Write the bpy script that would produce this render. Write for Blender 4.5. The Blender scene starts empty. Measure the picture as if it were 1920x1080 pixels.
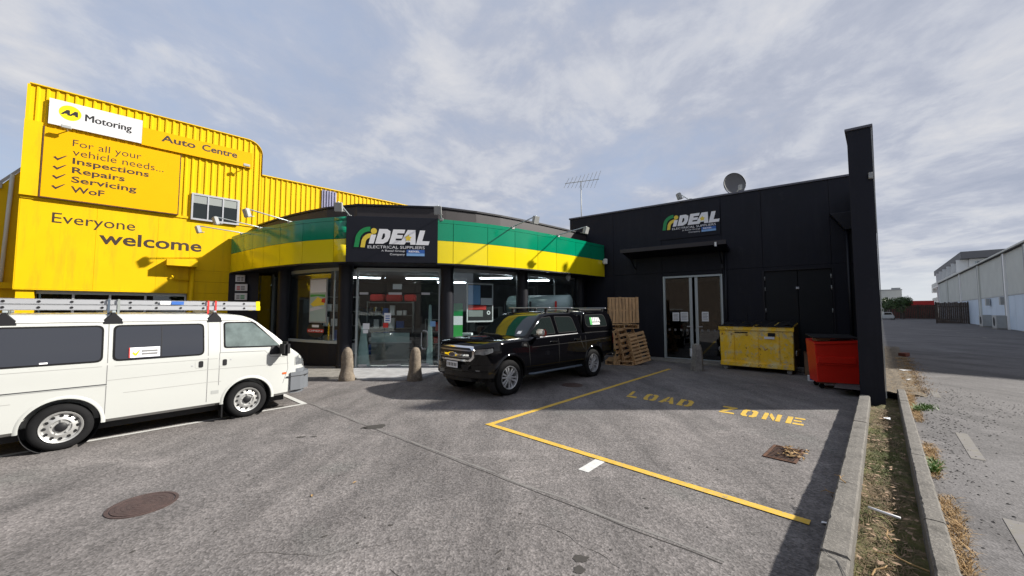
import bpy, bmesh, math, random
import numpy as np
from mathutils import Vector, Matrix, noise
from mathutils.bvhtree import BVHTree
random.seed(7)
S = bpy.context.scene
COL = S.collection
R = math.radians
PI = math.pi

# ------------------------------------------------------------------ camera
CAM_H = 1.8; FPX = 724.0; PITCH = math.atan(43.0 / FPX)
cd = bpy.data.cameras.new('camera'); cam = bpy.data.objects.new('camera', cd); COL.objects.link(cam)
cam.location = (0, 0, CAM_H); cam.rotation_euler = (R(90) + PITCH, 0, 0)
cd.sensor_width = 36; cd.lens = FPX / 1920 * 36; cd.clip_start = .05; cd.clip_end = 900
S.camera = cam
S.view_settings.view_transform = 'Standard'; S.view_settings.look = 'None'
S.view_settings.exposure = 1.22; S.view_settings.gamma = 1

# ------------------------------------------------------------------ sun and sky
SUN_EL = R(32.0); SUN_AZ = R(0.5)           # the sun stands to the right (+X)
sd = bpy.data.lights.new('sun', 'SUN'); sun = bpy.data.objects.new('sun', sd); COL.objects.link(sun)
sd.energy = 3.7; sd.angle = R(1.6); sd.color = (1, .955, .88)
to_sun = Vector((math.cos(SUN_EL) * math.cos(SUN_AZ), math.cos(SUN_EL) * math.sin(SUN_AZ), math.sin(SUN_EL)))
sun.rotation_euler = to_sun.to_track_quat('Z', 'Y').to_euler()
sun.location = to_sun * 60
W = bpy.data.worlds.new('World'); S.world = W; W.use_nodes = True
nt = W.node_tree; N = nt.nodes; L = nt.links; N.clear()
def nd(t, **k):
    n = N.new(t)
    for a, b in k.items(): setattr(n, a, b)
    return n
out = nd('ShaderNodeOutputWorld'); bg = nd('ShaderNodeBackground'); bg.inputs[1].default_value = .1
sky = nd('ShaderNodeTexSky', sky_type='NISHITA'); sky.sun_disc = False
sky.sun_elevation = SUN_EL; sky.sun_rotation = R(90) - SUN_AZ; sky.air_density = 1.1; sky.dust_density = 1.2; sky.ozone_density = 1.4
tc = nd('ShaderNodeTexCoord'); sep = nd('ShaderNodeSeparateXYZ'); L.new(tc.outputs['Generated'], sep.inputs[0])
def mth(op, a, b=None, c=None, clamp=False):
    m = nd('ShaderNodeMath', operation=op); m.use_clamp = clamp
    for i, v in enumerate((a, b, c)):
        if v is None: continue
        if isinstance(v, (int, float)): m.inputs[i].default_value = v
        else: L.new(v, m.inputs[i])
    return m.outputs[0]
def ramp(v, pts):
    r = nd('ShaderNodeValToRGB'); L.new(v, r.inputs[0]); e = r.color_ramp.elements
    while len(e) > 1: e.remove(e[-1])
    e[0].position = pts[0][0]; e[0].color = pts[0][1]
    for p, c in pts[1:]:
        q = e.new(p); q.color = c
    return r.outputs[0]
def g4(v): return (v, v, v, 1)
def mixc(f, a, b):
    m = nd('ShaderNodeMix', data_type='RGBA')
    if isinstance(f, (int, float)): m.inputs[0].default_value = f
    else: L.new(f, m.inputs[0])
    for i, v in ((6, a), (7, b)):
        if isinstance(v, tuple): m.inputs[i].default_value = v
        else: L.new(v, m.inputs[i])
    return m.outputs[2]
zz = mth('ADD', mth('MAXIMUM', sep.outputs[2], 0.0), .12)
px_ = mth('DIVIDE', sep.outputs[0], zz); py_ = mth('DIVIDE', sep.outputs[1], zz)
def cloudnoise(sx, sy, rot, scale, detail, rough, dist, off):
    cb = nd('ShaderNodeCombineXYZ'); L.new(px_, cb.inputs[0]); L.new(py_, cb.inputs[1]); cb.inputs[2].default_value = off
    mp = nd('ShaderNodeMapping'); L.new(cb.outputs[0], mp.inputs[0]); mp.inputs['Rotation'].default_value = (0, 0, rot); mp.inputs['Scale'].default_value = (sx, sy, 1)
    n = nd('ShaderNodeTexNoise'); L.new(mp.outputs[0], n.inputs[0]); n.inputs['Scale'].default_value = scale
    n.inputs['Detail'].default_value = detail; n.inputs['Roughness'].default_value = rough; n.inputs['Distortion'].default_value = dist
    return n.outputs[0]
n1 = cloudnoise(1, .8, R(-40), 1.15, 9, .58, .25, 3.7)
n2 = cloudnoise(1, .85, R(-40), 2.9, 9, .62, .3, 9.1)
n3 = cloudnoise(1, .8, R(10), .33, 3, .5, 0, 5.5)
# more cloud towards the right of the frame and low down, thinner blue sky at the left
side = mth('MULTIPLY_ADD', sep.outputs[0], .42, .46)
cov = mth('ADD', mth('MULTIPLY', n1, .62), mth('MULTIPLY', n3, .38))
cov = mth('ADD', cov, mth('MULTIPLY', side, .40))
cov = mth('ADD', cov, mth('MULTIPLY', mth('SUBTRACT', n2, .5), .30))
cfac = ramp(cov, [(.42, g4(.12)), (.54, g4(.5)), (.68, g4(.95)), (1, g4(1))])
dens = mth('ADD', mth('MULTIPLY', n2, .45), mth('MULTIPLY', n1, .55))
dens = mth('ADD', dens, mth('MULTIPLY', sep.outputs[0], .05))
ccol = ramp(dens, [(.34, (1.42, 1.62, 2.12, 1)), (.43, (1.70, 1.86, 2.30, 1)), (.50, (2.05, 2.18, 2.58, 1)), (.55, (2.52, 2.62, 2.92, 1)), (.62, (2.95, 2.98, 3.14, 1)), (.70, (3.4, 3.38, 3.42, 1))])
skyc = mixc(.82, sky.outputs[0], (2.02, 2.45, 3.3, 1))
col = mixc(cfac, skyc, ccol)
# pale clear band low over the horizon, under the cloud sheet
hz = ramp(sep.outputs[2], [(0, g4(.9)), (.045, g4(.8)), (.10, g4(.10)), (.2, g4(0))])
col = mixc(hz, col, (3.15, 3.3, 3.45, 1))
L.new(col, bg.inputs[0]); L.new(bg.outputs[0], out.inputs[0])

# ------------------------------------------------------------------ materials
def mat(name, c, rough=.6, metal=0.0, var=0.0, vscale=3.0, bump=0.0, bscale=60.0, c2=None, coat=0.0, spec=.5, spots=None, streak=None, runs=None):
    m = bpy.data.materials.new(name); m.use_nodes = True; t = m.node_tree; b = t.nodes['Principled BSDF']
    b.inputs['Roughness'].default_value = rough; b.inputs['Metallic'].default_value = metal
    b.inputs['Specular IOR Level'].default_value = spec; b.inputs['Coat Weight'].default_value = coat
    b.inputs['Coat Roughness'].default_value = .04
    b.inputs['Base Color'].default_value = (*c, 1)
    if var or bump or spots or runs:
        co = t.nodes.new('ShaderNodeTexCoord')
    prev = None
    def noise_(scale, det=5, ro=.6, src=None):
        n = t.nodes.new('ShaderNodeTexNoise'); n.inputs['Scale'].default_value = scale; n.inputs['Detail'].default_value = det; n.inputs['Roughness'].default_value = ro
        t.links.new(src or co.outputs['Object'], n.inputs[0]); return n.outputs[0]
    def rmp(v, a, b2):
        r = t.nodes.new('ShaderNodeMapRange'); t.links.new(v, r.inputs[0]); r.inputs[1].default_value = a; r.inputs[2].default_value = b2; return r.outputs[0]
    def mx(f, a, b2):
        q = t.nodes.new('ShaderNodeMix'); q.data_type = 'RGBA'; t.links.new(f, q.inputs[0])
        for i, v in ((6, a), (7, b2)):
            if isinstance(v, tuple): q.inputs[i].default_value = (*v[:3], 1)
            else: t.links.new(v, q.inputs[i])
        return q.outputs[2]
    if var:
        src = None
        if streak:
            mp = t.nodes.new('ShaderNodeMapping'); t.links.new(co.outputs['Object'], mp.inputs[0]); mp.inputs['Scale'].default_value = streak; src = mp.outputs[0]
        f = rmp(noise_(vscale, src=src), .32, .68)
        dk = c2 or tuple(x * (1 - var) for x in c)
        prev = mx(f, dk, tuple(c))
    if spots:                        # (colour, scale, low, high)
        for (sc, ss, lo, hi) in spots:
            prev = mx(rmp(noise_(ss, 6, .7), lo, hi), prev or tuple(c), sc)
    if runs:                          # rain streaks down a wall: (colour, low, high)
        mp = t.nodes.new('ShaderNodeMapping'); t.links.new(co.outputs['Object'], mp.inputs[0]); mp.inputs['Scale'].default_value = (2.6, 2.6, .30)
        prev = mx(rmp(noise_(1.6, 6, .7, mp.outputs[0]), runs[1], runs[2]), prev or tuple(c), runs[0])
    if prev is not None: t.links.new(prev, b.inputs['Base Color'])
    if bump:
        bp = t.nodes.new('ShaderNodeBump'); bp.inputs['Strength'].default_value = bump; bp.inputs['Distance'].default_value = .02
        t.links.new(noise_(bscale, 4), bp.inputs['Height']); t.links.new(bp.outputs[0], b.inputs['Normal'])
    return m
M = {}
def addm(k, *a, **kw): M[k] = mat(k, *a, **kw)
addm('yellow_wall', (.68, .432, .001), .6, spec=.15, var=.07, vscale=1.3, bump=.02, runs=((.50, .29, .01), .50, .80))
addm('yellow_sheet', (.68, .440, .001), .6, spec=.15, var=.06, vscale=1.0, runs=((.52, .30, .012), .50, .82))
addm('orange_board', (.65, .350, .000), .6, spec=.1, var=.03)
addm('sign_white', (.60, .60, .61), .5, spec=.2)
addm('logo_white', (.84, .84, .86), .5)
addm('letter_brown', (.035, .02, .012), .5)
addm('letter_black', (.012, .012, .014), .5)
addm('aa_yellow', (.88, .66, .0), .4)
addm('fascia_green', (.0, .205, .105), .13, var=.05, spec=.55)
addm('fascia_yellow', (.70, .56, .008), .14, var=.03, spec=.5)
addm('dark_panel', (.0085, .0095, .0165), .5, spec=.35, var=.25, vscale=1.5, bump=.03)
addm('dark_wall', (.0078, .0088, .0165), .62, spec=.3, var=.3, vscale=1.2, bump=.05, bscale=25, runs=((.015, .016, .022), .50, .85), spots=[((.026, .026, .030), 2.2, .60, .82)])
addm('dark_door', (.0065, .0085, .0115), .55, spec=.3, var=.2)
addm('dark_column', (.0085, .009, .0145), .45, spec=.35, var=.2)
addm('parapet', (.032, .026, .028), .6, var=.3, vscale=2)
addm('coping', (.10, .10, .12), .5)
addm('alu', (.42, .47, .48), .38, metal=.35)
addm('alu_bright', (.47, .48, .50), .36, metal=.5)
addm('grey_paint', (.36, .37, .36), .5, var=.15)
addm('white_paint', (.78, .78, .76), .45, var=.04)
addm('paper', (.75, .76, .78), .6)
addm('black_rubber', (.011, .011, .012), .85, spec=.2, var=.3, vscale=8, bump=.1)
addm('black_plastic', (.012, .012, .014), .5, spec=.3)
addm('concrete', (.25, .235, .21), .9, var=.45, vscale=5, bump=.35, bscale=70, spots=[((.36, .33, .29), 30, .5, .8), ((.09, .08, .07), 6, .62, .8)])
addm('kerb', (.150, .138, .122), .92, var=.4, vscale=4, bump=.4, bscale=60, spots=[((.26, .24, .21), 40, .5, .75), ((.055, .05, .042), 6, .54, .72)])
addm('bollard', (.20, .162, .122), .92, var=.5, vscale=7, bump=.5, bscale=50, spots=[((.38, .34, .28), 25, .55, .8), ((.10, .08, .05), 5, .55, .75)])
addm('slab', (.38, .38, .385), .85, var=.3, vscale=4, bump=.15, spots=[((.22, .21, .2), 9, .55, .8)])
addm('iron', (.085, .052, .045), .6, metal=.2, var=.4, vscale=14, bump=.2)
addm('wood', (.72, .45, .22), .8, var=.42, vscale=2.5, bump=.25, streak=(1, 6, 6), spots=[((.38, .25, .14), 3, .50, .8)])
addm('slat_brown', (.24, .21, .17), .8, var=.4, vscale=2)
addm('wood_dark', (.085, .062, .048), .85, var=.5, vscale=3, bump=.2)
addm('cardboard', (.27, .17, .10), .8, var=.2)
addm('bin_yellow', (.98, .60, .02), .5, var=.12, vscale=3, bump=.08, spots=[((.80, .66, .28), 2.3, .50, .66), ((.50, .46, .36), 5, .54, .68), ((.20, .06, .02), 8, .60, .66), ((.08, .04, .03), 17, .64, .70)])
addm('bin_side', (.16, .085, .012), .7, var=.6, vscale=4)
addm('bin_red', (.72, .02, .008), .4, var=.12, vscale=4, spots=[((.45, .03, .02), 20, .6, .8), ((.16, .03, .02), 6, .62, .72), ((.5, .18, .14), 14, .66, .76)])
addm('rust', (.11, .045, .02), .8, var=.5, vscale=10)
addm('line_yellow', (.66, .42, .045), .75, var=.25, vscale=9, spots=[((.34, .28, .2), 34, .53, .66), ((.20, .18, .15), 5, .62, .72)])
addm('line_white', (.62, .62, .60), .75, var=.2, vscale=14, spots=[((.26, .24, .22), 42, .60, .72)])
addm('line_faded', (.175, .162, .135), .88, var=.3, vscale=9, spots=[((.16, .15, .145), 16, .40, .58)])
addm('warehouse_cream', (.60, .61, .56), .6, var=.12, vscale=.6)
addm('warehouse_blue', (.56, .65, .74), .6, var=.1, vscale=.6)
addm('brick', (.20, .055, .03), .85, var=.3, bump=.3)
addm('leaf', (.055, .105, .02), .6, var=.6, vscale=1.2)
addm('weed_green', (.10, .20, .025), .6, var=.5, vscale=9)
addm('dry_grass', (.46, .29, .12), .8, var=.5, vscale=9)
addm('moss', (.125, .12, .035), .95, var=.6, vscale=5, bump=.6, bscale=80, spots=[((.20, .14, .085), 7, .48, .66), ((.04, .033, .024), 13, .56, .72)])
addm('soil', (.15, .12, .085), .95, var=.6, vscale=7, bump=.6, bscale=70, spots=[((.30, .23, .14), 25, .5, .7)])
addm('van_white', (.455, .465, .445), .4, coat=.5, var=.03, vscale=1.0)
addm('ute_black', (.0022, .0022, .003), .6, coat=.75, spec=.0)
addm('tinted', (.030, .033, .042), .12, spec=.5)
addm('car_glass', (.010, .014, .014), .04, spec=.6, coat=.0)
addm('cab_glass_daylit', (.15, .19, .185), .06, spec=.7, var=.55, vscale=3.2)  # opaque; pale mottled tone stands in for daylight seen through the cab
addm('chrome', (.75, .76, .78), .12, metal=1)
addm('silver', (.50, .51, .52), .35, metal=.45)
addm('steel_wheel', (.48, .48, .47), .38, metal=.5, var=.1)
addm('bumper_grey', (.125, .135, .15), .55, var=.1)
addm('lamp_lens', (.34, .36, .38), .12, metal=.5, coat=1, var=.5, vscale=16)
addm('red_lens', (.45, .008, .006), .2, coat=1)
addm('amber', (.5, .10, .02), .3)
addm('dark_gap', (.02, .02, .022), .8)
addm('seam_grey', (.17, .17, .17), .7)
addm('crease_shade', (.30, .30, .29), .5)  # tone of the shade along the van's pressed creases
addm('seam_dark', (.001, .001, .001), .9)
addm('step_blue', (.10, .13, .17), .35, metal=.4)
addm('grey_metal', (.22, .22, .23), .35, metal=.7)
addm('badge_blue', (.02, .03, .08), .3)
addm('litter_leaf', (.36, .24, .15), .85, var=.65, vscale=11)
addm('straw', (.26, .18, .10), .85, var=.6, vscale=14)
addm('weed_ditch', (.13, .15, .035), .8, var=.5, vscale=9)
addm('stone_dark', (.075, .068, .063), .9, var=.4, vscale=9)
addm('stone_pale', (.26, .19, .12), .9, var=.6, vscale=6)
addm('interior_dark', (.06, .062, .066), .8)
addm('interior_floor', (.10, .105, .11), .5, var=.2)
addm('interior_ceiling', (.20, .215, .23), .8)
addm('shelf_grey', (.22, .24, .23), .6)
addm('blue', (.03, .12, .42), .5)
addm('light_blue', (.22, .42, .72), .5)
addm('red', (.55, .03, .025), .5)
addm('green', (.04, .34, .07), .5)
addm('logo_green', (.01, .26, .07), .45)
addm('logo_yellow', (.80, .60, .06), .45)
addm('pale_teal', (.34, .46, .45), .35)
addm('skylight', (.24, .24, .36), .35, var=.3)
def emis(name, c, s):
    m = bpy.data.materials.new(name); m.use_nodes = True; b = m.node_tree.nodes['Principled BSDF']
    b.inputs['Base Color'].default_value = (*c, 1); b.inputs['Emission Color'].default_value = (*c, 1); b.inputs['Emission Strength'].default_value = s
    M[name] = m
emis('tube_light', (.85, .93, 1), 8.5)
def glass(name, tint, refl, rough=0.0):
    m = bpy.data.materials.new(name); m.use_nodes = True; t = m.node_tree; t.nodes.clear()
    o = t.nodes.new('ShaderNodeOutputMaterial'); tr = t.nodes.new('ShaderNodeBsdfTransparent'); gl = t.nodes.new('ShaderNodeBsdfGlossy')
    tr.inputs[0].default_value = (*tint, 1); gl.inputs['Roughness'].default_value = rough; gl.inputs[0].default_value = (.95, .98, 1, 1)
    fr = t.nodes.new('ShaderNodeFresnel'); ge = t.nodes.new('ShaderNodeNewGeometry'); io = t.nodes.new('ShaderNodeMapRange'); io.inputs[3].default_value = 1.5; io.inputs[4].default_value = 1 / 1.5
    t.links.new(ge.outputs['Backfacing'], io.inputs[0]); t.links.new(io.outputs[0], fr.inputs[0])
    mr = t.nodes.new('ShaderNodeMapRange'); mr.inputs[3].default_value = refl; mr.inputs[4].default_value = 1
    t.links.new(fr.outputs[0], mr.inputs[0]); mx = t.nodes.new('ShaderNodeMixShader'); t.links.new(mr.outputs[0], mx.inputs[0])
    t.links.new(tr.outputs[0], mx.inputs[1]); t.links.new(gl.outputs[0], mx.inputs[2]); t.links.new(mx.outputs[0], o.inputs[0])
    M[name] = m
glass('shop_glass', (.90, .94, .94), .0)
glass('dark_glass', (.30, .34, .34), .05)

def asphalt(name, base, warm, dark, sc=1.0, speck=1.0):
    m = bpy.data.materials.new(name); m.use_nodes = True; t = m.node_tree; b = t.nodes['Principled BSDF']; b.inputs['Roughness'].default_value = .88
    b.inputs['Specular IOR Level'].default_value = .3
    co = t.nodes.new('ShaderNodeTexCoord')
    def nz(s, d, r, mp=None):
        n = t.nodes.new('ShaderNodeTexNoise'); n.inputs['Scale'].default_value = s; n.inputs['Detail'].default_value = d; n.inputs['Roughness'].default_value = r
        src = co.outputs['Object']
        if mp:
            q = t.nodes.new('ShaderNodeMapping'); t.links.new(src, q.inputs[0]); q.inputs['Scale'].default_value = mp; q.inputs['Rotation'].default_value = (0, 0, R(44)); src = q.outputs[0]
        t.links.new(src, n.inputs[0]); return n.outputs[0]
    def mr(v, a, b2, c=0, d=1):
        r = t.nodes.new('ShaderNodeMapRange'); t.links.new(v, r.inputs[0])
        for i, x in enumerate((a, b2, c, d)): r.inputs[i + 1].default_value = x
        return r.outputs[0]
    def mx(f, a, b2, bt='MIX'):
        q = t.nodes.new('ShaderNodeMix'); q.data_type = 'RGBA'; q.blend_type = bt
        if isinstance(f, float): q.inputs[0].default_value = f
        else: t.links.new(f, q.inputs[0])
        for i, v in ((6, a), (7, b2)):
            if isinstance(v, tuple): q.inputs[i].default_value = (*v, 1)
            else: t.links.new(v, q.inputs[i])
        return q.outputs[2]
    big = mr(nz(.55 * sc, 5, .62), .36, .64); c = mx(big, base, warm)
    st = mr(nz(1.3 * sc, 6, .68, (1, .28, 1)), .44, .66); c = mx(st, c, tuple(x * .66 for x in base))
    s2 = mr(nz(3.6 * sc, 5, .7, (1, .35, 1)), .46, .72, 0, .7); c = mx(s2, c, tuple(x * .70 for x in base))
    lp = mr(nz(1.9 * sc, 6, .7, (.35, 1, 1)), .55, .75, 0, .55); c = mx(lp, c, tuple(min(1, x * 1.5) for x in warm))
    c = mx(mr(nz(.8, 3, .5), .60, .74, 0, .55), c, dark)
    # stones in the surface: two sizes of speckle
    v = t.nodes.new('ShaderNodeTexVoronoi'); v.inputs['Scale'].default_value = 58; t.links.new(co.outputs['Object'], v.inputs[0])
    sp = t.nodes.new('ShaderNodeSeparateColor'); t.links.new(v.outputs['Color'], sp.inputs[0])
    f1 = mr(sp.outputs[0], 0, 1, 1 - .32 * speck, 1 + .32 * speck)
    f2 = mr(nz(24, 4, .75), .3, .7, 1 - .30 * speck, 1 + .30 * speck)
    pr_ = t.nodes.new('ShaderNodeMath'); pr_.operation = 'MULTIPLY'; t.links.new(f1, pr_.inputs[0]); t.links.new(f2, pr_.inputs[1])
    cc = t.nodes.new('ShaderNodeCombineXYZ')
    for i in range(3): t.links.new(pr_.outputs[0], cc.inputs[i])
    c = mx(1.0, c, cc.outputs[0], 'MULTIPLY')
    t.links.new(c, b.inputs['Base Color'])
    bp = t.nodes.new('ShaderNodeBump'); bp.inputs['Strength'].default_value = .35; bp.inputs['Distance'].default_value = .01
    t.links.new(v.outputs['Distance'], bp.inputs['Height']); t.links.new(bp.outputs[0], b.inputs['Normal'])
    M[name] = m
asphalt('asphalt', (.147, .136, .132), (.192, .175, .168), (.112, .115, .107))
asphalt('lane_asphalt', (.118, .111, .110), (.150, .142, .140), (.098, .094, .09), .7, .55)

# ------------------------------------------------------------------ mesh helpers
class MB:
    def __init__(s): s.v = []; s.f = []
    def quad(s, *p):
        n = len(s.v); s.v += [tuple(q) for q in p]; s.f.append(tuple(range(n, n + len(p)))); return s
    def box(s, x0, x1, y0, y1, z0, z1):
        n = len(s.v)
        s.v += [(x, y, z) for z in (z0, z1) for y in (y0, y1) for x in (x0, x1)]
        s.f += [tuple(n + i for i in q) for q in ((0, 2, 3, 1), (4, 5, 7, 6), (0, 1, 5, 4), (2, 6, 7, 3), (0, 4, 6, 2), (1, 3, 7, 5))]
        return s
    def prism(s, poly, a, b, axis='z'):
        """poly extruded from a to b along axis; poly coords are the two other axes in order"""
        def P(p, h): return {'z': (p[0], p[1], h), 'y': (p[0], h, p[1]), 'x': (h, p[0], p[1])}[axis]
        n = len(s.v); k = len(poly)
        s.v += [P(p, a) for p in poly] + [P(p, b) for p in poly]
        s.f += [tuple(range(n + k - 1, n - 1, -1)), tuple(range(n + k, n + 2 * k))]
        s.f += [(n + i, n + (i + 1) % k, n + k + (i + 1) % k, n + k + i) for i in range(k)]
        return s
    def tube(s, pts, r, seg=8, cap=True):
        pts = [Vector(p) for p in pts]; n = len(s.v); rr = r if isinstance(r, (list, tuple)) else [r] * len(pts)
        for i, p in enumerate(pts):
            d = (pts[min(i + 1, len(pts) - 1)] - pts[max(i - 1, 0)]).normalized()
            a = Vector((0, 0, 1)) if abs(d.z) < .9 else Vector((1, 0, 0))
            e1 = d.cross(a).normalized(); e2 = d.cross(e1)
            s.v += [tuple(p + (e1 * math.cos(2 * PI * k / seg) + e2 * math.sin(2 * PI * k / seg)) * rr[i]) for k in range(seg)]
        for i in range(len(pts) - 1):
            for k in range(seg):
                a = n + i * seg + k; b = n + i * seg + (k + 1) % seg; s.f.append((a, b, b + seg, a + seg))
        if cap:
            s.f.append(tuple(n + k for k in range(seg))); m = n + (len(pts) - 1) * seg; s.f.append(tuple(m + k for k in reversed(range(seg))))
        return s
    def lathe(s, prof, seg=32, axis='z', c=(0, 0, 0), cap=True):
        """prof = [(radius, height)]"""
        n = len(s.v)
        for r, h in prof:
            for k in range(seg):
                a = 2 * PI * k / seg; x, y = r * math.cos(a), r * math.sin(a)
                p = {'z': (x, y, h), 'y': (x, h, y), 'x': (h, x, y)}[axis]
                s.v.append((p[0] + c[0], p[1] + c[1], p[2] + c[2]))
        for i in range(len(prof) - 1):
            for k in range(seg):
                a = n + i * seg + k; b = n + i * seg + (k + 1) % seg; s.f.append((a, b, b + seg, a + seg))
        if cap and prof[0][0] > 1e-6: s.f.append(tuple(n + k for k in range(seg)))
        if cap and prof[-1][0] > 1e-6: m = n + (len(prof) - 1) * seg; s.f.append(tuple(m + k for k in range(seg)))
        return s
    def add(s, o, mtx=None):
        n = len(s.v); s.v += [tuple(mtx @ Vector(p)) if mtx else p for p in o.v]; s.f += [tuple(i + n for i in q) for q in o.f]; return s
    def xf(s, mtx): s.v = [tuple(mtx @ Vector(p)) for p in s.v]; return s
def link_mesh(name, me, m, parent=None, smooth=False, loc=None, rot=None):
    if m is not None:
        me.materials.clear(); me.materials.append(M[m] if isinstance(m, str) else m)
    o = bpy.data.objects.new(name, me); COL.objects.link(o)
    if parent is not None: o.parent = parent
    if loc: o.location = loc
    if rot: o.rotation_euler = rot
    if smooth:
        for p in me.polygons: p.use_smooth = True
    return o
def obj(name, mb, m, parent=None, smooth=False, bevel=0.0, loc=None, rot=None, kind=None, label=None, auto=None):
    me = bpy.data.meshes.new(name); me.from_pydata(mb.v, [], mb.f); me.update()
    bm = bmesh.new(); bm.from_mesh(me)
    bmesh.ops.recalc_face_normals(bm, faces=bm.faces)
    if bevel:
        es = [e for e in bm.edges if len(e.link_faces) == 2 and e.calc_face_angle(0) > .6]
        bmesh.ops.bevel(bm, geom=es, offset=bevel, segments=2 if bevel > .012 else 1, affect='EDGES', clamp_overlap=True)
    if auto:
        for e in bm.edges: e.smooth = not (len(e.link_faces) == 2 and e.calc_face_angle(0) > auto)
    bm.to_mesh(me); bm.free()
    o = link_mesh(name, me, m, parent, smooth or bool(auto), loc, rot)
    if kind: o['kind'] = kind
    if label: o['label'] = label
    return o
def tag(o, label, cat, group=None):
    o['label'] = label; o['category'] = cat
    if group: o['group'] = group
    return o
def thing(name, label, cat, loc=(0, 0, 0), rot=0.0, group=None):
    o = bpy.data.objects.new(name, None); COL.objects.link(o); o.location = loc; o.rotation_euler = (0, 0, rot); o.empty_display_size = .2
    return tag(o, label, cat, group)
def copy_tree(o, parent=None):
    kids = list(o.children); c = o.copy(); COL.objects.link(c)
    if parent is not None: c.parent = parent
    for k in kids: copy_tree(k, c)
    return c
def gp(px, py, z=0.0):
    """point of the ground (height z) that the surveyed picture point stands for"""
    cp, sp = math.cos(PITCH), math.sin(PITCH); x = (px - 960) / FPX; y = -(py - 540) / FPX
    r = (x, cp - y * sp, sp + y * cp); t = (z - CAM_H) / r[2]
    return (r[0] * t, r[1] * t)
def shape(polys, ext=.003):
    """flat filled shape (holes by even-odd) drawn in X (right) / Z (up), facing -Y"""
    cu = bpy.data.curves.new('shape', 'CURVE'); cu.dimensions = '2D'; cu.fill_mode = 'BOTH'; cu.extrude = ext
    for p in polys:
        sp = cu.splines.new('POLY'); sp.points.add(len(p) - 1); sp.use_cyclic_u = True
        for q, a in zip(sp.points, p): q.co = (a[0], a[1], 0, 1)
    return curve_mesh(cu)
def curve_mesh(cu):
    o = bpy.data.objects.new('tmp', cu); COL.objects.link(o); dg = bpy.context.evaluated_depsgraph_get()
    me = bpy.data.meshes.new_from_object(o.evaluated_get(dg)); bpy.data.objects.remove(o); bpy.data.curves.remove(cu)
    return me
def text_mesh(s, bold=0.0, shear=0.0, ext=.003, res=3, space=1.0):
    cu = bpy.data.curves.new('t', 'FONT'); cu.body = s; cu.size = 1; cu.offset = bold; cu.shear = shear; cu.extrude = ext; cu.resolution_u = res; cu.space_character = space
    return curve_mesh(cu)
def lettering(name, s, x0, x1, z0, z1, y, m, parent, bold=0.0, shear=0.0, caps=False, space=1.0, rotm=None):
    """text stretched to x0..x1; z0..z1 = baseline to cap height"""
    me = text_mesh(s, bold, shear, .0, space=space)
    xs = [v.co.x for v in me.vertices]; a, b = min(xs), max(xs)
    ref = text_mesh('H', bold); h = max(v.co.y for v in ref.vertices); bpy.data.meshes.remove(ref)
    sx = (x1 - x0) / (b - a); sz = (z1 - z0) / h
    for v in me.vertices: v.co = (x0 + (v.co.x - a) * sx, y, z0 + v.co.y * sz)
    return link_mesh(name, me, m, parent)
def poly_obj(name, polys, m, parent, x=0, z=0, s=1.0, y=0.0, ext=.002, sz=None):
    me = shape(polys, 0.0)
    for v in me.vertices: v.co = (x + v.co.x * s, y, z + v.co.y * (sz or s))
    return link_mesh(name, me, m, parent)
def rrect(x0, x1, z0, z1, r, n=4):
    p = []
    for cx, cz, a0 in ((x1 - r, z1 - r, 0), (x0 + r, z1 - r, 90), (x0 + r, z0 + r, 180), (x1 - r, z0 + r, 270)):
        for k in range(n + 1):
            a = R(a0 + 90 * k / n); p.append((cx + r * math.cos(a), cz + r * math.sin(a)))
    return p
def ell(cx, cz, rx, rz, n=28): return [(cx + rx * math.cos(2 * PI * k / n), cz + rz * math.sin(2 * PI * k / n)) for k in range(n)]

# ================================================================== SETTING
LU = Vector((.69, .724)).normalized(); LANE = math.atan2(LU.y, LU.x)
def lane_pt(s, r, z=0.0): return (LU.x * s + LU.y * r, LU.y * s - LU.x * r, z)
def struct(o, name=None): o['kind'] = 'structure'; return o
def poly_flat(name, pts, z, m, parent=None):
    mb = MB(); mb.quad(*[(p[0], p[1], z) for p in pts]); return obj(name, mb, m, parent)
struct(poly_flat('ground', [(-450, -450), (450, -450), (450, 450), (-450, 450)], -.06, 'lane_asphalt'))
car_park = struct(poly_flat('car_park', [lane_pt(-40, -.352)[:2], lane_pt(40, -.352)[:2], lane_pt(40, -60)[:2], lane_pt(-40, -60)[:2]], 0.0, 'asphalt'))
lane = struct(poly_flat('lane', [lane_pt(-40, .285)[:2], lane_pt(-40, 30)[:2], lane_pt(150, 30)[:2], lane_pt(150, -.8)[:2], lane_pt(10.9, -.8)[:2], lane_pt(10.9, .285)[:2]], .15, 'lane_asphalt'))
vb = MB()
ns, nr = 150, 8
for i in range(ns + 1):
    for j in range(nr + 1):
        s_ = -5 + 16 * i / ns; r_ = -.205 + .38 * j / nr
        vb.v.append(lane_pt(s_, r_, .07 + .05 * noise.noise(Vector((s_ * 2.2, r_ * 6, 0))) + .03 * noise.noise(Vector((s_ * 11, r_ * 11, 3))) - .03 * j / nr))
for i in range(ns):
    for j in range(nr): a = i * (nr + 1) + j; vb.f.append((a, a + 1, a + nr + 2, a + nr + 1))
struct(obj('verge_soil', vb, 'moss', smooth=True))
vb = MB(); ns, nr = 90, 10
for i in range(ns + 1):
    for j in range(nr + 1):
        s_ = 10.9 + 14 * i / ns; r_ = -.02 + (.55 + .12 * noise.noise(Vector((s_ * 1.3, 0, 4)))) * j / nr
        vb.v.append(lane_pt(s_, r_, .151 + (.05 * abs(noise.noise(Vector((s_ * 3, r_ * 8, 1)))) + .012) * min(1, (nr - j) / 2)))
for i in range(ns):
    for j in range(nr): a = i * (nr + 1) + j; vb.f.append((a, a + 1, a + nr + 2, a + nr + 1))
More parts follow.
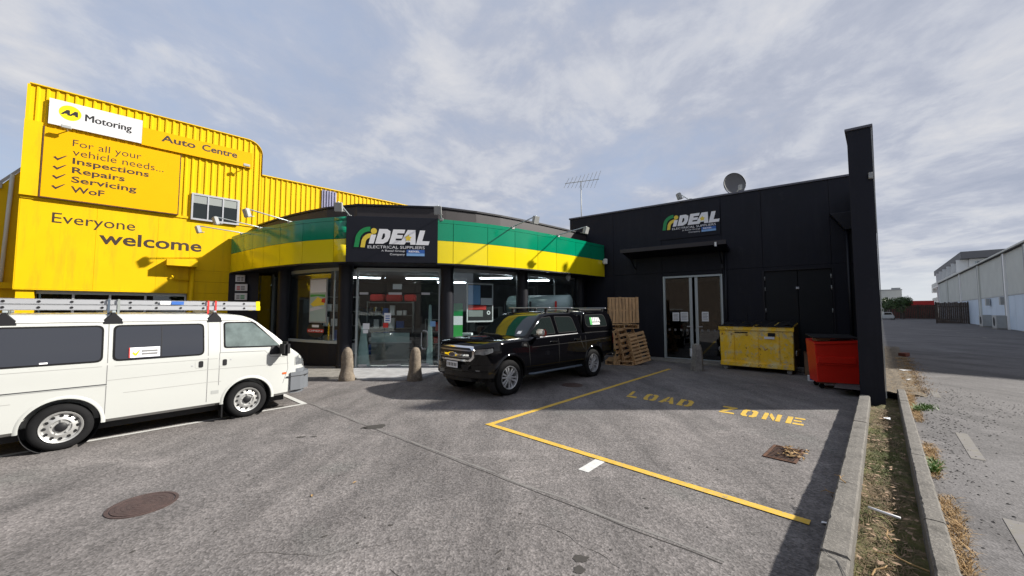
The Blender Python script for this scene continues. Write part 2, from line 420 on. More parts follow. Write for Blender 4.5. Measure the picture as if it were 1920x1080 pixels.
struct(obj('verge_dirt', vb, 'soil', smooth=True))
# kerb walls, cast in lengths
def kerb(name, r0, r1, s0, s1, cuts, zb, seed):
    rnd = random.Random(seed)
    root = struct(obj(name, MB().box(s0, s1, -r1 + .02, -r0 - .02, -.05, zb), 'kerb')); root.rotation_euler = (0, 0, LANE)
    edges = [s0] + cuts + [s1]
    for a, b in zip(edges[:-1], edges[1:]):
        mb = MB(); k = max(4, int((b - a) / .06)); sk0, sk1 = rnd.uniform(-.05, .05), rnd.uniform(-.05, .05)
        za = .25 + rnd.uniform(-.004, .004)
        rows = []
        for i in range(k + 1):
            t = i / k; x = a + .004 + (b - a - .008) * t
            e0 = (abs(noise.noise(Vector((x * 9, seed, 0)))) ** 1.5) * .022; e1 = (abs(noise.noise(Vector((x * 9, seed + 5, 0)))) ** 1.5) * .022
            xs = x + (sk0 * (1 - t) ** 6 + sk1 * t ** 6) * .3
            z = za + .006 * noise.noise(Vector((x * 3, seed, 7)))
            rows.append([(x, -r1, -.04), (x, -r1 + e0 * .3, z - .012 - e0), (xs, -r1 + .012 + e0, z), (xs, -(r0 + r1) / 2, z + .002), (xs, -r0 - .012 - e1, z), (x, -r0 - e1 * .3, z - .012 - e1), (x, -r0, -.04)])
        n = len(rows[0]); base = len(mb.v)
        for rw in rows: mb.v += rw
        for i in range(k):
            for j in range(n - 1): q = base + i * n + j; mb.f.append((q, q + 1, q + n + 1, q + n))
        mb.f.append(tuple(base + j for j in range(n))); mb.f.append(tuple(base + k * n + j for j in reversed(range(n))))
        obj('kerb_block', mb, 'kerb', root)
    return root
kerb('car_park_kerb', -.352, -.20, -6, 9.72, [-3, -.6, 1.6, 2.72, 3.28, 5.1, 7.4], .2, 1)
kerb('lane_kerb', .168, .285, -6, 10.95, [-2, 1, 2.6, 4.3, 6.1, 8.2, 9.6], .2, 2)
# painted markings: 4 mm sheets on the asphalt
def stripe(a, b, w, z=.004, m='line_yellow', name='painted_line', ends=(0, 0)):
    a, b = Vector(a), Vector(b); d = (b - a).normalized(); n = Vector((-d.y, d.x)) * w / 2; a = a - d * ends[0]; b = b + d * ends[1]
    mb = MB(); mb.quad(*[(p.x, p.y, z) for p in (a - n, b - n, b + n, a + n)]); return obj(name, mb, m, car_park)
c0, c1, c2 = Vector((-.36, 6.24)), Vector((4.9, 12.12)), Vector((2.53, 3.39))
stripe(c0, c1, .1, ends=(.04, 0)); stripe(c0, c2, .1, .008, ends=(.05, 0))
stripe((.80, 4.46), (1.06, 4.76), .13, .004, 'line_white')
stripe((-8.1, 2.85), (-4.03, 7.60), .085, .004, 'line_white', ends=(0, .03)); stripe((-4.03, 7.60), (-5.6, 9.05), .1, .008, 'line_white', ends=(.03, 0))
def lane_mark(s0, s1, r, w):
    mb = MB(); mb.quad(*[lane_pt(*p, .154) for p in ((s0, r - w), (s0, r + w), (s1, r + w), (s1, r - w))]); obj('painted_line', mb, 'line_faded', lane)
lane_mark(6.75, 8.05, .72, .055); lane_mark(4.0, 5.0, .69, .055); lane_mark(11, 11.9, .72, .05)
for s_, r_ in ((27, 5.4), (30, 5.2), (37, 4.6), (44, 4.2)): lane_mark(s_, s_ + 1.4, r_, .07)
# stencilled letters of the loading bay
def stencil(letter):
    if letter == 'L': return [[(0, 0), (.9, 0), (.9, .22), (0, .22)], [(0, .30), (.3, .30), (.3, 1), (0, 1)]]
    if letter in 'OD':
        o = [[(0, .16), (.16, 0), (.43, 0), (.43, .2), (.3, .24), (.3, .76), (.43, .8), (.43, 1), (.16, 1), (0, .84)]]
        if letter == 'O': o.append([(.53, 0), (.80, 0), (.96, .16), (.96, .84), (.80, 1), (.53, 1), (.53, .8), (.66, .76), (.66, .24), (.53, .2)])
        else: o[0] = [(0, 0), (.4, 0), (.4, .2), (.3, .2), (.3, .8), (.4, .8), (.4, 1), (0, 1)]; o.append([(.5, 0), (.74, 0), (.95, .2), (.95, .8), (.74, 1), (.5, 1), (.5, .8), (.62, .76), (.64, .7), (.64, .3), (.62, .24), (.5, .2)])
        return o
    if letter == 'A': return [[(0, 0), (.28, 0), (.34, .2), (.46, .2), (.46, .38), (.38, .38), (.46, .62), (.46, 1), (.34, 1)], [(.54, 1), (.54, .62), (.62, .38), (.54, .38), (.54, .2), (.66, .2), (.72, 0), (1, 0), (.66, 1)]]
    if letter == 'Z': return [[(0, 1), (0, .8), (.5, .8), (.02, .24), (.3, .24), (.95, .84), (.95, 1)], [(0, 0), (.95, 0), (.95, .18), (0, .18)]]
    if letter == 'N': return [[(0, 0), (.26, 0), (.26, .9), (.2, 1), (0, 1)], [(.33, .98), (.33, .62), (.62, 0), (.66, 0), (.66, .4), (.40, 1)], [(.73, 0), (.98, 0), (.98, 1), (.73, 1)]]
    if letter == 'E': return [[(0, 0), (.3, 0), (.3, 1), (0, 1)], [(.37, 0), (.95, 0), (.95, .2), (.37, .2)], [(.37, .41), (.8, .41), (.8, .59), (.37, .59)], [(.37, .8), (.95, .8), (.95, 1), (.37, 1)]]
tb = Vector((2.40, 8.24)); te = Vector((4.57, 6.17)); td = (te - tb).normalized(); tu = Vector((-td.y, td.x))
slots = [('L', 0, .24, .15), ('O', .35, .27, .14), ('A', .68, .30, .12), ('D', 1.03, .28, .10), ('Z', 1.78, .25, .06), ('O', 2.11, .25, .05), ('N', 2.43, .26, .04), ('E', 2.76, .25, .03)]
for ch, off, wd, sl_ in slots:
    h = .60 - off * .035
    p = poly_obj('painted_letter', stencil(ch), 'line_yellow', car_park)
    for v in p.data.vertices:
        q = tb + td * (off + v.co.x * wd - v.co.z * sl_) + tu * (v.co.z * h); v.co = (q.x, q.y, .004)
# dark oil stains, sunk drain, manholes
def blot(cx, cy, rx, ry, rot, seed, name='oil_stain', m='stain', z=.003):
    rnd = random.Random(seed); mb = MB(); pts = []
    for k in range(26):
        a = 2 * PI * k / 26; rr = 1 + .45 * noise.noise(Vector((math.cos(a) * 1.7, math.sin(a) * 1.7, seed)))
        x, y = rx * rr * math.cos(a), ry * rr * math.sin(a)
        pts.append((cx + x * math.cos(rot) - y * math.sin(rot), cy + x * math.sin(rot) + y * math.cos(rot), z))
    mb.quad(*pts); return obj(name, mb, m, car_park)
addm('stain', (.050, .045, .040), .8, var=.25, vscale=30)
addm('stain_soft', (.118, .110, .105), .9, var=.3, vscale=40)
for a in ((-2.13, 6.12, .17, .11, .3, 1), (.50, 2.92, .055, .04, 0, 2), (.465, 2.80, .045, .035, 1, 3), (.40, 2.71, .03, .022, 1, 4), (-3.02, 5.63, .07, .03, .2, 5), (-2.84, 5.66, .05, .02, .2, 6),
          (-1.02, 3.36, .02, .016, 0, 7), (-1.5, 3.2, .03, .01, .8, 8), (-2.28, 6.05, .05, .03, 0, 9), (-.1, 3.0, .04, .008, .9, 13)): blot(*a)
rnd_ = random.Random(99)
for k in range(34):
    q_ = gp(rnd_.uniform(120, 1500), rnd_.uniform(780, 1070)); blot(q_[0], q_[1], rnd_.uniform(.006, .02), rnd_.uniform(.005, .014), rnd_.uniform(0, 3), 100 + k)
for a in ((-4.4, 7.35, .12, .08, .3, 21),): blot(*a)
# fine random cracks in the old asphalt
def crack(px, py, a, n, seed, w=.0035):
    rnd = random.Random(seed); x, y = gp(px, py); mb = MB(); pr = None
    for k in range(n):
        a += rnd.uniform(-.45, .45); x += .07 * math.cos(a); y += .07 * math.sin(a); ww = w * rnd.uniform(.4, 1.2); q = ((x - ww * math.sin(a), y + ww * math.cos(a), .0015), (x + ww * math.sin(a), y - ww * math.cos(a), .0015))
        if pr: mb.quad(pr[0], pr[1], q[1], q[0])
        pr = q
    return obj('pavement_crack', mb, 'stain', car_park)
crack(205, 905, 1.2, 12, 1); crack(260, 905, .9, 9, 2); crack(720, 1060, -.4, 16, 3); crack(1180, 1075, 2.6, 14, 4, .0025); crack(860, 830, 2.8, 14, 5, .0025); crack(420, 1050, .3, 18, 6, .002)
# slab joint across the car park
jb = MB(); rnd = random.Random(5)
ja, jc = Vector((-3.95, 7.62)), Vector((1.5, 2.86)); jd = (jc - ja).normalized(); jn = Vector((-jd.y, jd.x)); pr0 = None
for k in range(101):
    q = ja + (jc - ja) * (k / 100) + jn * .02 * noise.noise(Vector((k * .17, 0, 0))); w = .004 + .005 * abs(noise.noise(Vector((k * .4, 5, 0))))
    a, b = (q.x + jn.x * w, q.y + jn.y * w, .0025), (q.x - jn.x * w, q.y - jn.y * w, .0025)
    if pr0: jb.quad(pr0[0], pr0[1], b, a)
    pr0 = (a, b)
obj('pavement_joint', jb, 'stain', car_park)
jb = MB(); pr0 = None
for k in range(101):
    q = ja + (jc - ja) * (k / 100) + jn * (.05 + .03 * noise.noise(Vector((k * .13, 9, 0)))); w = .014 + .016 * noise.noise(Vector((k * .3, 2, 0)))
    a, b = (q.x + jn.x * w, q.y + jn.y * w, .0015), (q.x - jn.x * w, q.y - jn.y * w, .0015)
    if pr0: jb.quad(pr0[0], pr0[1], b, a)
    pr0 = (a, b)
addm('joint_pale', (.20, .19, .18), .9, var=.3, vscale=30)
obj('pavement_joint', jb, 'joint_pale', car_park)
def manhole(x, y, r, label, rings=5):
    t = thing('manhole_cover', label, 'manhole', (x, y, 0))
    obj('frame', MB().lathe([(r, .0), (r, .006), (r - .025, .007), (r - .03, .003)], 48, cap=False), 'iron', t)
    obj('lid', MB().lathe([(r - .036, .001), (r - .036, .006), (0, .006)], 48, cap=False), 'iron', t)
    for k in range(rings):
        rr = (r - .06) * (k + 1) / (rings + .2); obj('raised_ring', MB().lathe([(rr, .0062), (rr - .002, .0074), (rr - .018, .0074), (rr - .020, .0062)], 40, cap=False), 'iron', t)
mh = gp(268, 946); manhole(mh[0], mh[1], .255, 'round rusty brown manhole cover in the near left of the car park')
mh = gp(1073, 722); manhole(mh[0], mh[1], .26, 'round dark manhole cover in the shade beside the black pickup', 3)
# storm drain with debris
da, db = Vector(gp(1432, 855)), Vector(gp(1500, 872)); 
t = thing('storm_drain', 'rusty broken rectangular drain grate full of brown leaves by the loading bay', 'drain', (3.43, 4.98, 0), R(44))
obj('pit', MB().box(-.26, .26, -.14, .14, .001, .004), 'dark_gap', t)
fb = MB().box(-.29, .29, -.17, -.14, 0, .012).box(-.29, .29, .14, .17, 0, .012).box(-.29, -.26, -.14, .14, 0, .012).box(.26, .29, -.14, .14, 0, .012); obj('frame', fb, 'rust', t)
for k in range(9): obj('grate_bar', MB().box(-.235 + k * .056, -.218 + k * .056, -.139, .139, .004, .010), 'rust', t)
lb = MB(); rnd = random.Random(11)
for k in range(60):
    x, y, a, s_ = rnd.uniform(-.16, .30), rnd.uniform(-.20, .06), rnd.uniform(0, 6.3), rnd.uniform(.015, .04)
    lb.quad(*[(x + s_ * math.cos(a + q) * (1 if i % 2 == 0 else .5), y + s_ * math.sin(a + q) * (1 if i % 2 == 0 else .5), .012 + rnd.uniform(0, .03)) for i, q in enumerate((0, 1.57, 3.14, 4.71))])
o = obj('fallen_leaves', lb, 'dry_grass'); o.location = (3.45, 4.97, 0); o.rotation_euler = (0, 0, R(44)); o['kind'] = 'stuff'; tag(o, 'brown dead leaves caught on the right side of the drain grate', 'leaves')

# paving at the entrances
struct(obj('entrance_slab', MB().prism([(-5.0, 12.6), (-2.1, 12.6), (-1.75, 12.15), (-2.45, 10.2), (-4.05, 10.18), (-4.35, 10.45), (-4.72, 11.2)], -.04, .055), 'slab', bevel=.012))
struct(obj('planting_bed', MB().prism([(-8.2, 12.4), (-4.95, 12.2), (-4.75, 11.2), (-4.4, 10.42), (-5.6, 10.1), (-6.9, 10.45)], -.04, .07), 'concrete', bevel=.012))
FD = Vector((.804, -.594)).normalized(); FN = Vector((FD.y, -FD.x)); FROT = math.atan2(FD.y, FD.x); FP = (5.75, 14.64, 0)
def fpt(u, out=0.0): return (FP[0] + FD.x * u + FN.x * out, FP[1] + FD.y * u + FN.y * out)
struct(obj('side_door_slab', MB().prism([fpt(-1.6), fpt(5.4), fpt(5.3, .7), fpt(2.7, .85), fpt(.6, 1.0), fpt(-.3, .75)], -.04, .05), 'concrete', bevel=.01))

# ================================================================== DARK WING
wing = thing('electrical_store_wing', 'black painted wing with sloping parapet line, glazed side door and tall end wall', 'building', FP, FROT)
DW = 5.66
uc = [-3.95, -1.95, -.03, 2.0, 3.2, 4.96, DW]
for i, (a, b) in enumerate(zip(uc[:-1], uc[1:])):
    obj('wall_panel', MB().box(a + .003, b - .003, 0, .18, 3.243, 5.84), 'dark_wall', wing, bevel=.004)
    if i == 2: obj('wall_panel', MB().box(a + .003, b - .003, 0, .18, 3.105, 3.237), 'dark_wall', wing, bevel=.004)
    elif i == 4: obj('wall_panel', MB().box(a + .003, b - .003, 0, .18, 3.13, 3.237), 'dark_wall', wing)
    else: obj('wall_panel', MB().box(a + .003, b - .003, 0, .18, 0, 3.237), 'dark_wall', wing, bevel=.004)
obj('backing_wall', MB().box(-3.95, -.05, .19, .3, 0, 5.8).box(2.02, DW, .19, .3, 0, 5.8).box(-.05, 2.02, .19, .3, 3.1, 5.8), 'dark_gap', wing)
obj('coping', MB().box(-3.98, DW, -.04, .34, 5.845, 5.91), 'coping', wing, bevel=.008)
obj('roof', MB().box(-3.9, DW, .35, 9, 5.0, 5.2), 'grey_paint', wing)
obj('side_wall', MB().box(-3.95, -3.8, .35, 9, 0, 5.1), 'dark_wall', wing)
obj('floor', MB().box(-3.8, DW, .35, 9, .0, .03), 'interior_floor', wing)
obj('inner_wall', MB().box(-3.8, DW, 4.2, 4.3, .03, 5), 'interior_dark', wing)
# double panelled door with hinges
for a, b in ((3.22, 4.10), (4.115, 4.94)):
    p = obj('panel_door', MB().box(a, b, .03, .09, .03, 3.1), 'dark_door', wing, bevel=.004)
    for z in (.5, 1.75, 2.45, 2.8):
        x = a - .01 if a < 4 else b - .03
        obj('hinge', MB().tube([(x + .02, .02, z), (x + .02, .02, z + .13)], .016), 'grey_paint', p, smooth=True)
obj('door_latch', MB().box(4.05, 4.14, -.01, .03, 2.49, 2.56), 'alu_bright', wing, bevel=.01)
obj('door_frame', MB().box(3.17, 3.215, -.03, .1, 0, 3.14).box(4.945, 4.985, -.03, .1, 0, 3.14).box(3.215, 4.945, -.03, .1, 3.105, 3.14), 'dark_column', wing)
obj('bolt_rail', MB().box(2.66, 2.69, -.03, -.001, 1.1, 1.75), 'dark_column', wing)
# glazed sliding side door
sd_ = MB().box(-.02, .05, .01, .11, 0, 3.1).box(1.93, 1.99, .01, .11, 0, 3.1).box(.05, 1.93, .01, .11, 3.03, 3.1).box(.05, 1.93, .01, .11, 0, .07)
gd = obj('door_frame', sd_, 'alu', wing, bevel=.004)
for a, b in ((.055, 1.0), (1.09, 1.925)):
    lf = obj('door_leaf', MB().box(a, a + (.015 if a < 1 else .10), .02, .08, .075, 3.02).box(b - (.10 if a < 1 else .015), b, .02, .08, .075, 3.02), 'alu', wing, bevel=.004)
    obj('glass_pane', MB().box(a + .02, b - .02, .045, .053, .08, 3.0), 'dark_glass', lf)
    obj('header_blind', MB().box(a + .02, b - .02, .09, .1, 2.86, 3.0), 'grey_paint', lf)
for (a, b, z0, z1) in ((.30, .53, 1.43, 1.74), (.58, .84, 1.42, 1.76), (1.30, 1.52, 1.43, 1.77)):
    o = obj('notice', MB().box(a, b, .036, .04, z0, z1), 'paper', wing)
    for k in range(5): 
        obj('print_line', MB().box(a + .03, b - .03 - .02 * (k % 2), .031, .033, z1 - .07 - k * .05, z1 - .055 - k * .05), 'seam_grey', o)
for i in range(8):
    x = .18 + i * .205 + (.09 if i > 3 else 0)
    if x < 1.9: obj('safety_dot', MB().box(x - .035, x + .035, .036, .04, 1.06, 1.14), 'seam_grey', wing)
for x in (.80, 1.12): obj('door_handle', MB().box(x, x + .2, -.01, .02, 1.22, 1.25), 'alu_bright', wing)
# canopy with brackets
cn = MB()
cn.prism([(-.95, 4.02), (-.95, 4.10), (0, 3.98), (0, 3.86)], -1.28, 2.25, 'x')
obj('canopy', cn, 'dark_column', wing, bevel=.006)
obj('canopy_edge', MB().box(-1.30, 2.27, -.985, -.955, 3.99, 4.13), 'parapet', wing, bevel=.004)
for x in (-1.05, 2.0):
    obj('canopy_bracket', MB().tube([(x, -.85, 4.0), (x, -.01, 3.45)], .025).box(x - .03, x + .03, -.03, -.005, 3.3, 3.95), 'dark_column', wing)
obj('canopy_end_bracket', MB().box(1.93, 1.99, -1.0, -.94, 3.94, 4.08), 'white_paint', wing)
obj('rain_pipe', MB().tube([(2.1, -.05, 0), (2.1, -.05, 3.85)], .04), 'dark_column', wing, smooth=True)
# gutter head and downpipe by the end wall
obj('rainwater_head', MB().prism([(4.95, 4.72), (5.44, 4.72), (5.44, 4.2), (5.28, 4.2)], -.3, -.005, 'y'), 'dark_column', wing, bevel=.01)
obj('downpipe', MB().tube([(5.33, -.12, .05), (5.33, -.12, 4.2)], .045, 12), 'dark_column', wing, smooth=True)
# end wall
end = thing('boundary_wall', 'tall narrow black end wall closing the wing beside the lane', 'wall', (6.57, 7.39, 0), LANE)
obj('wall', MB().prism([(0, 0), (14, 0), (14, -.345), (.04, -.345)], .02, 5.31, 'z'), 'dark_wall', end, bevel=.006)
obj('coping', MB().prism([(-.03, .03), (14.05, .03), (14.05, -.375), (.01, -.375)], 5.313, 5.36, 'z'), 'coping', end, bevel=.006)
obj('lit_edge_strip', MB().box(.05, .09, -.362, -.348, .2, 5.3), 'grey_paint', end)  # pale strip standing in for the sunlit right edge of the wall
obj('security_sensor', MB().box(-.03, .03, -.34, -.28, 4.3, 4.42), 'grey_paint', end, bevel=.01)

# ================================================================== IDEAL LOGO
def logo(name, label, loc, rot, x0, z0, w, h, y, group):
    """x0,z0 lower left in the local frame, w x h the box of the whole mark"""
    t = thing(name, label, 'sign', loc, rot, group)
    def P(poly, nm, m, yy=0.0): return poly_obj(nm, poly, m, t, x0, z0, w, y - yy, sz=w)
    def band(cx, cz, r0, r1, a0, a1, leg, sl=.16):
        o = []; i_ = []
        for k in range(15):
            a = R(a0 + (a1 - a0) * k / 14); o.append((cx + r1 * math.cos(a), cz + r1 * math.sin(a) * 1.02)); i_.append((cx + r0 * math.cos(a), cz + r0 * math.sin(a) * 1.02))
        return [o + [(o[-1][0] - leg * sl, o[-1][1] - leg), (i_[-1][0] - leg * sl, i_[-1][1] - leg)] + i_[::-1]]
    P(band(.215, .225, .135, .20, 88, 178, .10), 'green_arc', 'logo_green')
    P(band(.235, .195, .075, .135, 78, 178, .07), 'yellow_arc', 'logo_yellow', .002)
    sh = .26
    def q(pts): return [(a + (b - .18) * sh, b) for a, b in pts]
    P([ell(.272, .368, .042, .042)], 'letter_dot', 'logo_yellow', .004)
    P([q([(.20, .185), (.27, .185), (.27, .315), (.20, .315)])], 'letter_i', 'logo_white', .004)
    P([q([(.29, .185), (.40, .185), (.455, .22), (.47, .29), (.455, .37), (.40, .40), (.29, .40)]), q([(.36, .25), (.36, .335), (.385, .335), (.40, .29), (.385, .25)])], 'letter_d', 'logo_white', .004)
    P([q([(.485, .182), (.66, .182), (.66, .238), (.56, .238), (.56, .266), (.645, .266), (.645, .318), (.56, .318), (.56, .343), (.655, .343), (.655, .398), (.485, .398)])], 'letter_e', 'logo_white', .004)
    P([q([(.625, .18), (.70, .18), (.715, .215), (.775, .215), (.785, .18), (.86, .18), (.80, .395), (.69, .395)])], 'letter_a', 'logo_white', .006)
    st = [(.755 + (.030 if k % 2 else .052) * math.cos(R(90 + 36 * k)), .275 + (.030 if k % 2 else .052) * math.sin(R(90 + 36 * k))) for k in range(10)]
    P([st], 'letter_star', 'logo_yellow', .010)
    P([q([(.865, .178), (1.045, .178), (1.045, .235), (.94, .235), (.94, .392), (.865, .392)])], 'letter_l', 'logo_white', .004)
    lettering('tagline', 'ELECTRICAL SUPPLIERS', x0 + .19 * w, x0 + .99 * w, z0 + .118 * w, z0 + .158 * w, y - .004, 'logo_white', t)
    lettering('tagline', 'A Rexel Group', x0 + .38 * w, x0 + .71 * w, z0 + .073 * w, z0 + .10 * w, y - .004, 'logo_white', t)
    lettering('tagline', 'Company', x0 + .50 * w, x0 + .71 * w, z0 + .022 * w, z0 + .05 * w, y - .004, 'logo_white', t)
    P([[(.735, .055), (.99, .055), (.99, .105), (.735, .105)]], 'blue_box', 'blue', .004)
    P([[(.735, .015), (.99, .015), (.99, .0535), (.735, .0535)]], 'blue_box', 'light_blue', .004)
    lettering('tagline', 'REXEL', x0 + .765 * w, x0 + .92 * w, z0 + .068 * w, z0 + .093 * w, y - .007, 'logo_white', t, bold=.03)
    return t
addm('sign_back', (.009, .010, .017), .45, spec=.35)
lg = logo('wall_sign', 'logo sign mounted high on the flat black wing above the side door canopy', FP, FROT, .03, 4.62, 1.84, .9, -.04, 'company logo signs on the black boards')
obj('board', MB().box(-.10, 1.98, -.03, -.004, 4.50, 5.60), 'dark_wall', lg)

# satellite dish, aerial and lamp on the wing
t = thing('satellite_dish', 'round grey satellite dish standing on the black parapet', 'satellite dish', (8.32, 14.3, 5.2))
pf = [(.0001, .0)] + [(.05 * k, .008 * k * k * .25) for k in range(1, 9)] + [(.41, .128)]
dm = MB().lathe(pf, 40, 'z', cap=False).xf(Matrix.Translation((0, 0, 1.34)) @ Matrix.Rotation(R(84), 4, 'X') @ Matrix.Rotation(0, 4, 'Z'))
addm('dish_grey', (.14, .14, .145), .65, spec=.2)
obj('dish', dm, 'dish_grey', t, smooth=True)
rim = MB().tube([(.41 * math.cos(2 * PI * k / 36), -.13, 1.34 + .41 * math.sin(2 * PI * k / 36)) for k in range(37)], .012, 6); obj('rim', rim, 'black_plastic', t, smooth=True)
obj('mast', MB().tube([(0, .1, 0), (0, .1, 1.3)], .03), 'grey_paint', t, smooth=True)
obj('receiver_arm', MB().tube([(0, -.12, .95), (.02, -.42, 1.1)], .015).box(-.03, .07, -.48, -.38, 1.04, 1.2), 'grey_paint', t)
t = thing('television_aerial', 'thin metal television aerial with comb elements above the roof', 'aerial', (3.1, 17.0, 5.0))
obj('mast', MB().tube([(0, 0, 0), (-.01, 0, 2.62)], .022), 'grey_paint', t, smooth=True)
obj('boom', MB().tube([(-.72, 0, 2.50), (.80, 0, 2.70)], .016), 'grey_paint', t)
for k in range(9):
    x = -.66 + k * .175; z = 2.6 + x * .13; h = .11 + .02 * k
    obj('element', MB().tube([(x + .07, -.35, z + h), (x - .07, .35, z - h)], .008, 6), 'grey_paint', t)
# roof upstand seen between the two blocks
obj('roof_upstand', MB().box(-4.9, -3.99, .6, 3.5, 4.4, 5.36), 'warehouse_cream', wing)
obj('roof_edge', MB().box(-5.2, -3.985, .5, .58, 5.3, 5.44), 'parapet', wing)

# ================================================================== CURVED SHOP
SB = Vector((-3.5, 12.2, 0))
shop = thing('electrical_store', 'curved corner shop with green and yellow fascia over black columns and glass', 'shop', tuple(SB))
LA = [(-10.32, 14.08), (-9.86, 13.72), (-9.33, 13.33), (-8.72, 12.88), (-8.05, 12.42), (-7.23, 11.93), (-6.25, 11.42), (-5.16, 11.07), (-4.74, 10.98)]
RA = [(-2.21, 11.30), (-1.76, 11.47), (-.76, 11.98), (.10, 12.56), (.89, 13.19), (1.60, 13.80), (2.42, 14.56), (3.14, 15.25), (3.84, 15.96)]
ARC = LA + RA
def nrm(i):
    a = Vector(ARC[max(i - 1, 0)]); b = Vector(ARC[min(i + 1, len(ARC) - 1)]); d = (b - a).normalized(); return Vector((-d.y, d.x))
def inset(dist, clampend=True): return [tuple(Vector(p) + nrm(i) * dist) for i, p in enumerate(ARC)]
def rel(p, z=0.0): return (p[0] - SB.x, p[1] - SB.y, z)
def ribbon(pts, z0, z1, th, gap=0.0):
    """thin curved wall standing on the polyline, thickness th inward"""
    mb = MB(); n = len(pts)
    def nn(i):
        a = Vector(pts[max(i - 1, 0)]); b = Vector(pts[min(i + 1, n - 1)]); d = (b - a).normalized(); return Vector((-d.y, d.x))
    rows = []
    for i, p in enumerate(pts):
        q = Vector(p) + nn(i) * th; rows.append([rel(p, z0), rel(p, z1), rel(q, z1), rel(q, z0)])
    for rw in rows: mb.v += rw
    for i in range(n - 1):
        for j in range(4): a = i * 4 + j; b = i * 4 + (j + 1) % 4; mb.f.append((a, b, b + 4, a + 4))
    mb.f.append((0, 1, 2, 3)); mb.f.append(tuple(4 * (n - 1) + j for j in (3, 2, 1, 0)))
    return mb
def seg_pts(i, j, gap, curve=True):
    """slightly bowed panel between two joints"""
    a, b = Vector(ARC[i]), Vector(ARC[j]); d = (b - a).normalized(); n = Vector((-d.y, d.x)); L_ = (b - a).length
    a2, b2 = a + d * gap, b - d * gap; k = 4 if curve else 1; out_ = []
    for t in range(k + 1):
        u = t / k; out_.append(tuple(a2 + (b2 - a2) * u - n * (L_ * L_ / 60 * (4 * u * (1 - u)) if curve else 0)))
    return out_
nL = len(LA)
for i in list(range(nL - 1)) + list(range(nL, len(ARC) - 1)):
    c = i not in (nL - 2,)
    sp = seg_pts(i, i + 1, .007, c)
    obj('yellow_panel', ribbon(sp, 3.21, 3.873, .03), 'fascia_yellow', shop, auto=.5)
    obj('green_panel', ribbon(sp, 3.88, 4.40, .03), 'fascia_green', shop, auto=.5)
    obj('green_cap', ribbon([tuple(Vector(p) - Vector((0, .0))) for p in seg_pts(i, i + 1, .002, c)], 4.408, 4.52, .12), 'fascia_green', shop, auto=.5)
obj('sign_panel', ribbon([ARC[nL - 1], ARC[nL]], 3.19, 4.53, .1).xf(Matrix.Translation((.01, -.05, 0))), 'dark_panel', shop, bevel=.006)
def full(d): 
    return inset(d)
obj('fascia_backing', ribbon(inset(.05), 3.24, 4.38, .08), 'dark_gap', shop)
sof = MB(); o1, o2 = inset(.02), inset(1.6)
for i in range(len(ARC) - 1): sof.quad(rel(o1[i], 3.2), rel(o1[i + 1], 3.2), rel(o2[i + 1], 3.2), rel(o2[i], 3.2))
obj('soffit', sof, 'dark_panel', shop)
obj('bottom_trim', ribbon(inset(.0)[:nL], 3.17, 3.205, .06), 'dark_panel', shop); obj('bottom_trim', ribbon(inset(.0)[nL:], 3.17, 3.205, .06), 'dark_panel', shop)
gut = MB(); o1, o2 = inset(.06), inset(.92)
for i in range(len(ARC) - 1): gut.quad(rel(o1[i], 4.44), rel(o1[i + 1], 4.44), rel(o2[i + 1], 4.44), rel(o2[i], 4.44))
obj('gutter_tray', gut, 'parapet', shop)
ip = inset(.85)
obj('parapet', ribbon(ip, 4.3, 5.06, .12), 'parapet', shop)
obj('parapet_coping', ribbon(inset(.81), 5.064, 5.12, .22), 'dark_column', shop)
rf = MB(); rf.quad(*([rel(p, 4.95) for p in inset(.9)] + [rel((3.2, 24), 4.95), rel((-1, 24), 4.95)])); obj('roof', rf, 'parapet', shop)
# glazing line 1.05 m behind the fascia
G = inset(1.05)
def gpt(px):                       # point of the glazing arc seen in direction px
    t = (px - 960) / FPX
    for i in range(len(G) - 1):
        a, b = G[i], G[i + 1]; fa, fb = a[0] - t * a[1], b[0] - t * b[1]
        if fa * fb <= 0 or (i == 0 and fa > 0) or (i == len(G) - 2 and fb < 0): k = fa / (fa - fb); return Vector((a[0] + (b[0] - a[0]) * k, a[1] + (b[1] - a[1]) * k))
def g_between(p0, p1):
    a, b = gpt(p0), gpt(p1); mid = [Vector(q) for q in G if a.x + .05 < q[0] < b.x - .05]; return [tuple(q) for q in [a] + mid + [b]]
def shift(pts, d):
    n = len(pts); o_ = []
    for i, p in enumerate(pts):
        a = Vector(pts[max(i - 1, 0)]); b = Vector(pts[min(i + 1, n - 1)]); t = (b - a).normalized(); o_.append(tuple(Vector(p) + Vector((-t.y, t.x)) * d))
    return o_
for px in (522 + 11, 648, 838, 979, 1088):
    c = gpt(px); 
    d_ = Vector((0, 0)) - c; d_.normalize(); c = c + d_ * .28
    obj('column', MB().lathe([(.215, .05), (.215, 3.2)], 28, c=rel(c)), 'dark_column', shop, smooth=False, auto=.5)
    obj('column_base', MB().lathe([(.235, .04), (.235, .16), (.22, .17)], 28, c=rel(c)), 'dark_column', shop, auto=.5)
bays = [(470, 520), (545, 637), (852, 971), (990, 1076), (1098, 1130)]
for k, (a, b) in enumerate(bays):
    pts = g_between(a - 6, b + 6); low = .12 if k == 0 else .80
    if k: 
        w_ = obj('window_dado', ribbon(pts, .04, .76, .12), 'dark_panel', shop)
        obj('window_sill', ribbon(shift(pts, -.04), .765, .85, .14), 'alu', shop)
        low = .85
    fr = obj('window_head', ribbon(pts, 3.08, 3.19, .06), 'alu' if k else 'dark_column', shop)
    obj('glass_pane', ribbon(shift(pts, .02), low, 3.075, .012), 'shop_glass', fr)
for px in (626, 1040):
    c = gpt(px); obj('mullion', MB().lathe([(.028, .86), (.028, 3.07)], 8, c=rel(c + Vector((0, .03)))), 'alu', shop)
